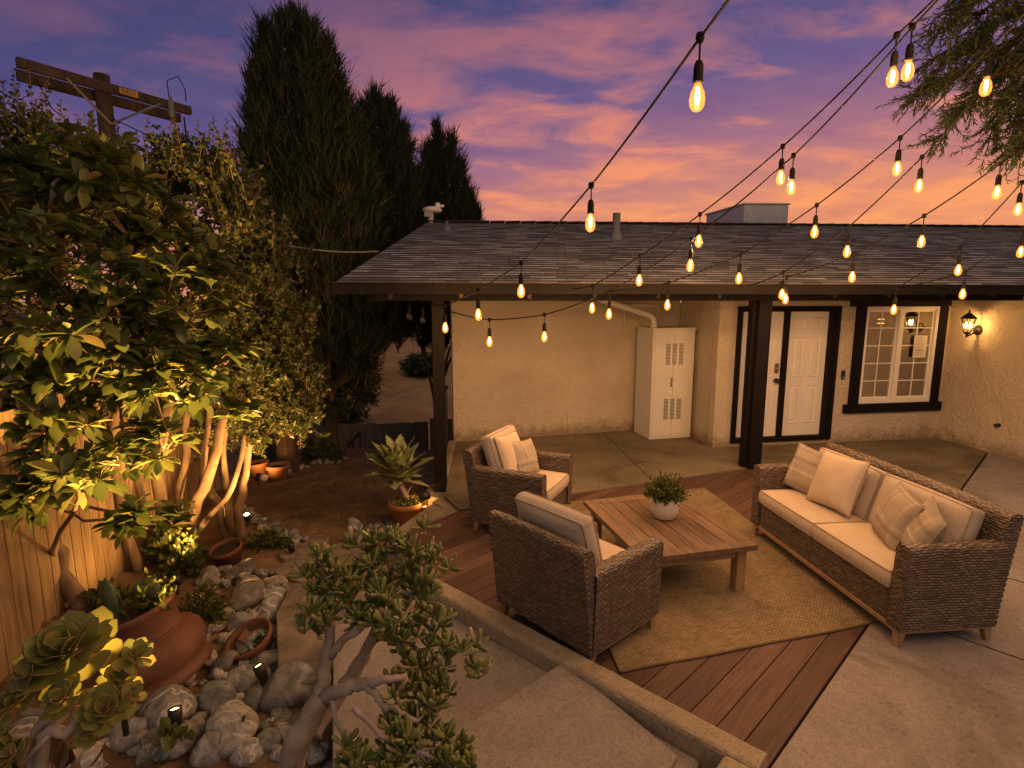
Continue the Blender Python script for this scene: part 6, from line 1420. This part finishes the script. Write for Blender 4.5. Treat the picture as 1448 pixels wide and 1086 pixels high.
# scattered dead leaves and grass on the dirt
n_ = 900; P = np.stack([RNG.uniform(-4.2, -1.3, n_), RNG.uniform(2.2, 10.5, n_), np.zeros(n_)], -1); P[:, 2] = ground_z(P[:, 0], P[:, 1])+.012
mb = MB(); mb.instances(*LEAF_SMALL, P, rotmats(n_, np.stack([RNG.normal(0, 1, n_), RNG.normal(0, 1, n_), RNG.normal(0, .15, n_)], -1), RNG.normal(0, .4, n_)), RNG.uniform(.02, .06, n_)); o = mb.build('leaf_litter', 'dry_leaf'); tag(o, 'dead leaves scattered over the dirt yard and bed', 'leaf litter', kind='stuff')
n_ = 2600; P = np.stack([RNG.normal(-2.9, .55, n_), RNG.normal(7.6, .8, n_), np.zeros(n_)], -1); P[:, 2] = ground_z(P[:, 0], P[:, 1])
mb = MB(); mb.instances(*BLADE, P, rotmats(n_, np.stack([RNG.normal(0, .8, n_), RNG.normal(0, .8, n_), np.ones(n_)*.7], -1), RNG.uniform(0, 6, n_)), np.stack([np.full(n_, .006), RNG.uniform(.03, .08, n_), np.full(n_, .01)], -1)); o = mb.build('sparse_grass', 'weed'); tag(o, 'sparse grass growing on the dirt yard', 'grass', kind='stuff')

# ------------------------------------------------------------------ landscape spotlights
def spotlight(label, p, aim, power, ang=75, col=(1., .50, .14)):
    p = np.asarray(p, float); o = thing('garden_spotlight', label, 'spotlight', tuple(p), 0, 'lit garden spotlights'); d_ = np.asarray(aim, float)-p; d_ /= np.linalg.norm(d_); ax = axis_rows(d_)
    mb = MB(); mb.tube([p-np.array((0, 0, .12)), p+np.array((0, 0, .06))], .012, 8); mb.build('stake', 'black_metal', o)
    q = p+np.array((0, 0, .08)); mb = MB(); mb.lathe([(0, -.06), (.03, -.055), (.038, 0), (.04, .05), (.034, .05), (.03, .0), (0, -.01)], 16, tuple(q), ax); h = mb.build('housing', 'black_metal', o, smooth=True)
    mb = MB(); mb.lathe([(.033, .035), (.02, .042), (0, .045)], 14, tuple(q), ax); mb.build('lens', 'filament', o, smooth=True)
    ld = bpy.data.lights.new('spot_light', 'SPOT'); ld.energy = power; ld.color = col; ld.spot_size = math.radians(ang*2 if ang < 85 else 170); ld.spot_blend = .6; ld.shadow_soft_size = .03
    lo = bpy.data.objects.new('spot_light', ld); COL.objects.link(lo); lo.parent = o; lo.location = Vector(q+d_*.06-p); lo.rotation_mode = 'QUATERNION'; lo.rotation_quaternion = Vector(-d_).to_track_quat('Z', 'Y')
def on_ground(u_, v_, z): p = np.array(onz(u_, v_, z)); p[2] = gz(p[0], p[1])+.05; return p
spotlight('lit garden spotlight among the edging stones beside the slim stemmed tree', on_ground(350, 741, -.46), A(330, 640, 6.2), 120)
spotlight('lit garden spotlight by the clay pots under the thick conifer', on_ground(366, 692, -.6), A(398, 600, 9.3), 22)
spotlight('garden spotlight hidden under the aeonium rosettes', np.array(aty(172, 985, 2.08))-np.array((0, 0, .06)), np.array(aty(150, 920, 2.0)), 26)
spotlight('garden spotlight behind the urn at the foot of the multi trunked tree', on_ground(262, 812, -.42), A(250, 620, Yt), 90)
spotlight('garden spotlight among the cobbles aimed up at the large leaved crown', np.array((-1.72, 3.42, gz(-1.72, 3.42)+.12)), (-2.72, 3.75, 2.05), 1150, 38)
spotlight('garden spotlight in front of the urn aimed at the top of the large leaved tree', np.array((-2.05, 3.0, gz(-2.05, 3.0)+.12)), (-2.55, 3.85, 3.1), 1500, 30)
spotlight('garden spotlight behind the clay bowl aimed at the stems of the shrubs', np.array((-2.55, 4.75, gz(-2.55, 4.75)+.08)), (-3.4, 5.9, 1.4), 360, 40)
spotlight('garden spotlight at the yard edge aimed at the slim stemmed tree', np.array((-2.45, 5.75, gz(-2.45, 5.75)+.06)), (-3.1, 6.3, 1.6), 420, 40)
spotlight('garden spotlight by the fence lighting the pale boards', np.array((-3.2, 4.9, gz(-3.2, 4.9)+.05)), (-3.9, 5.0, .8), 30)
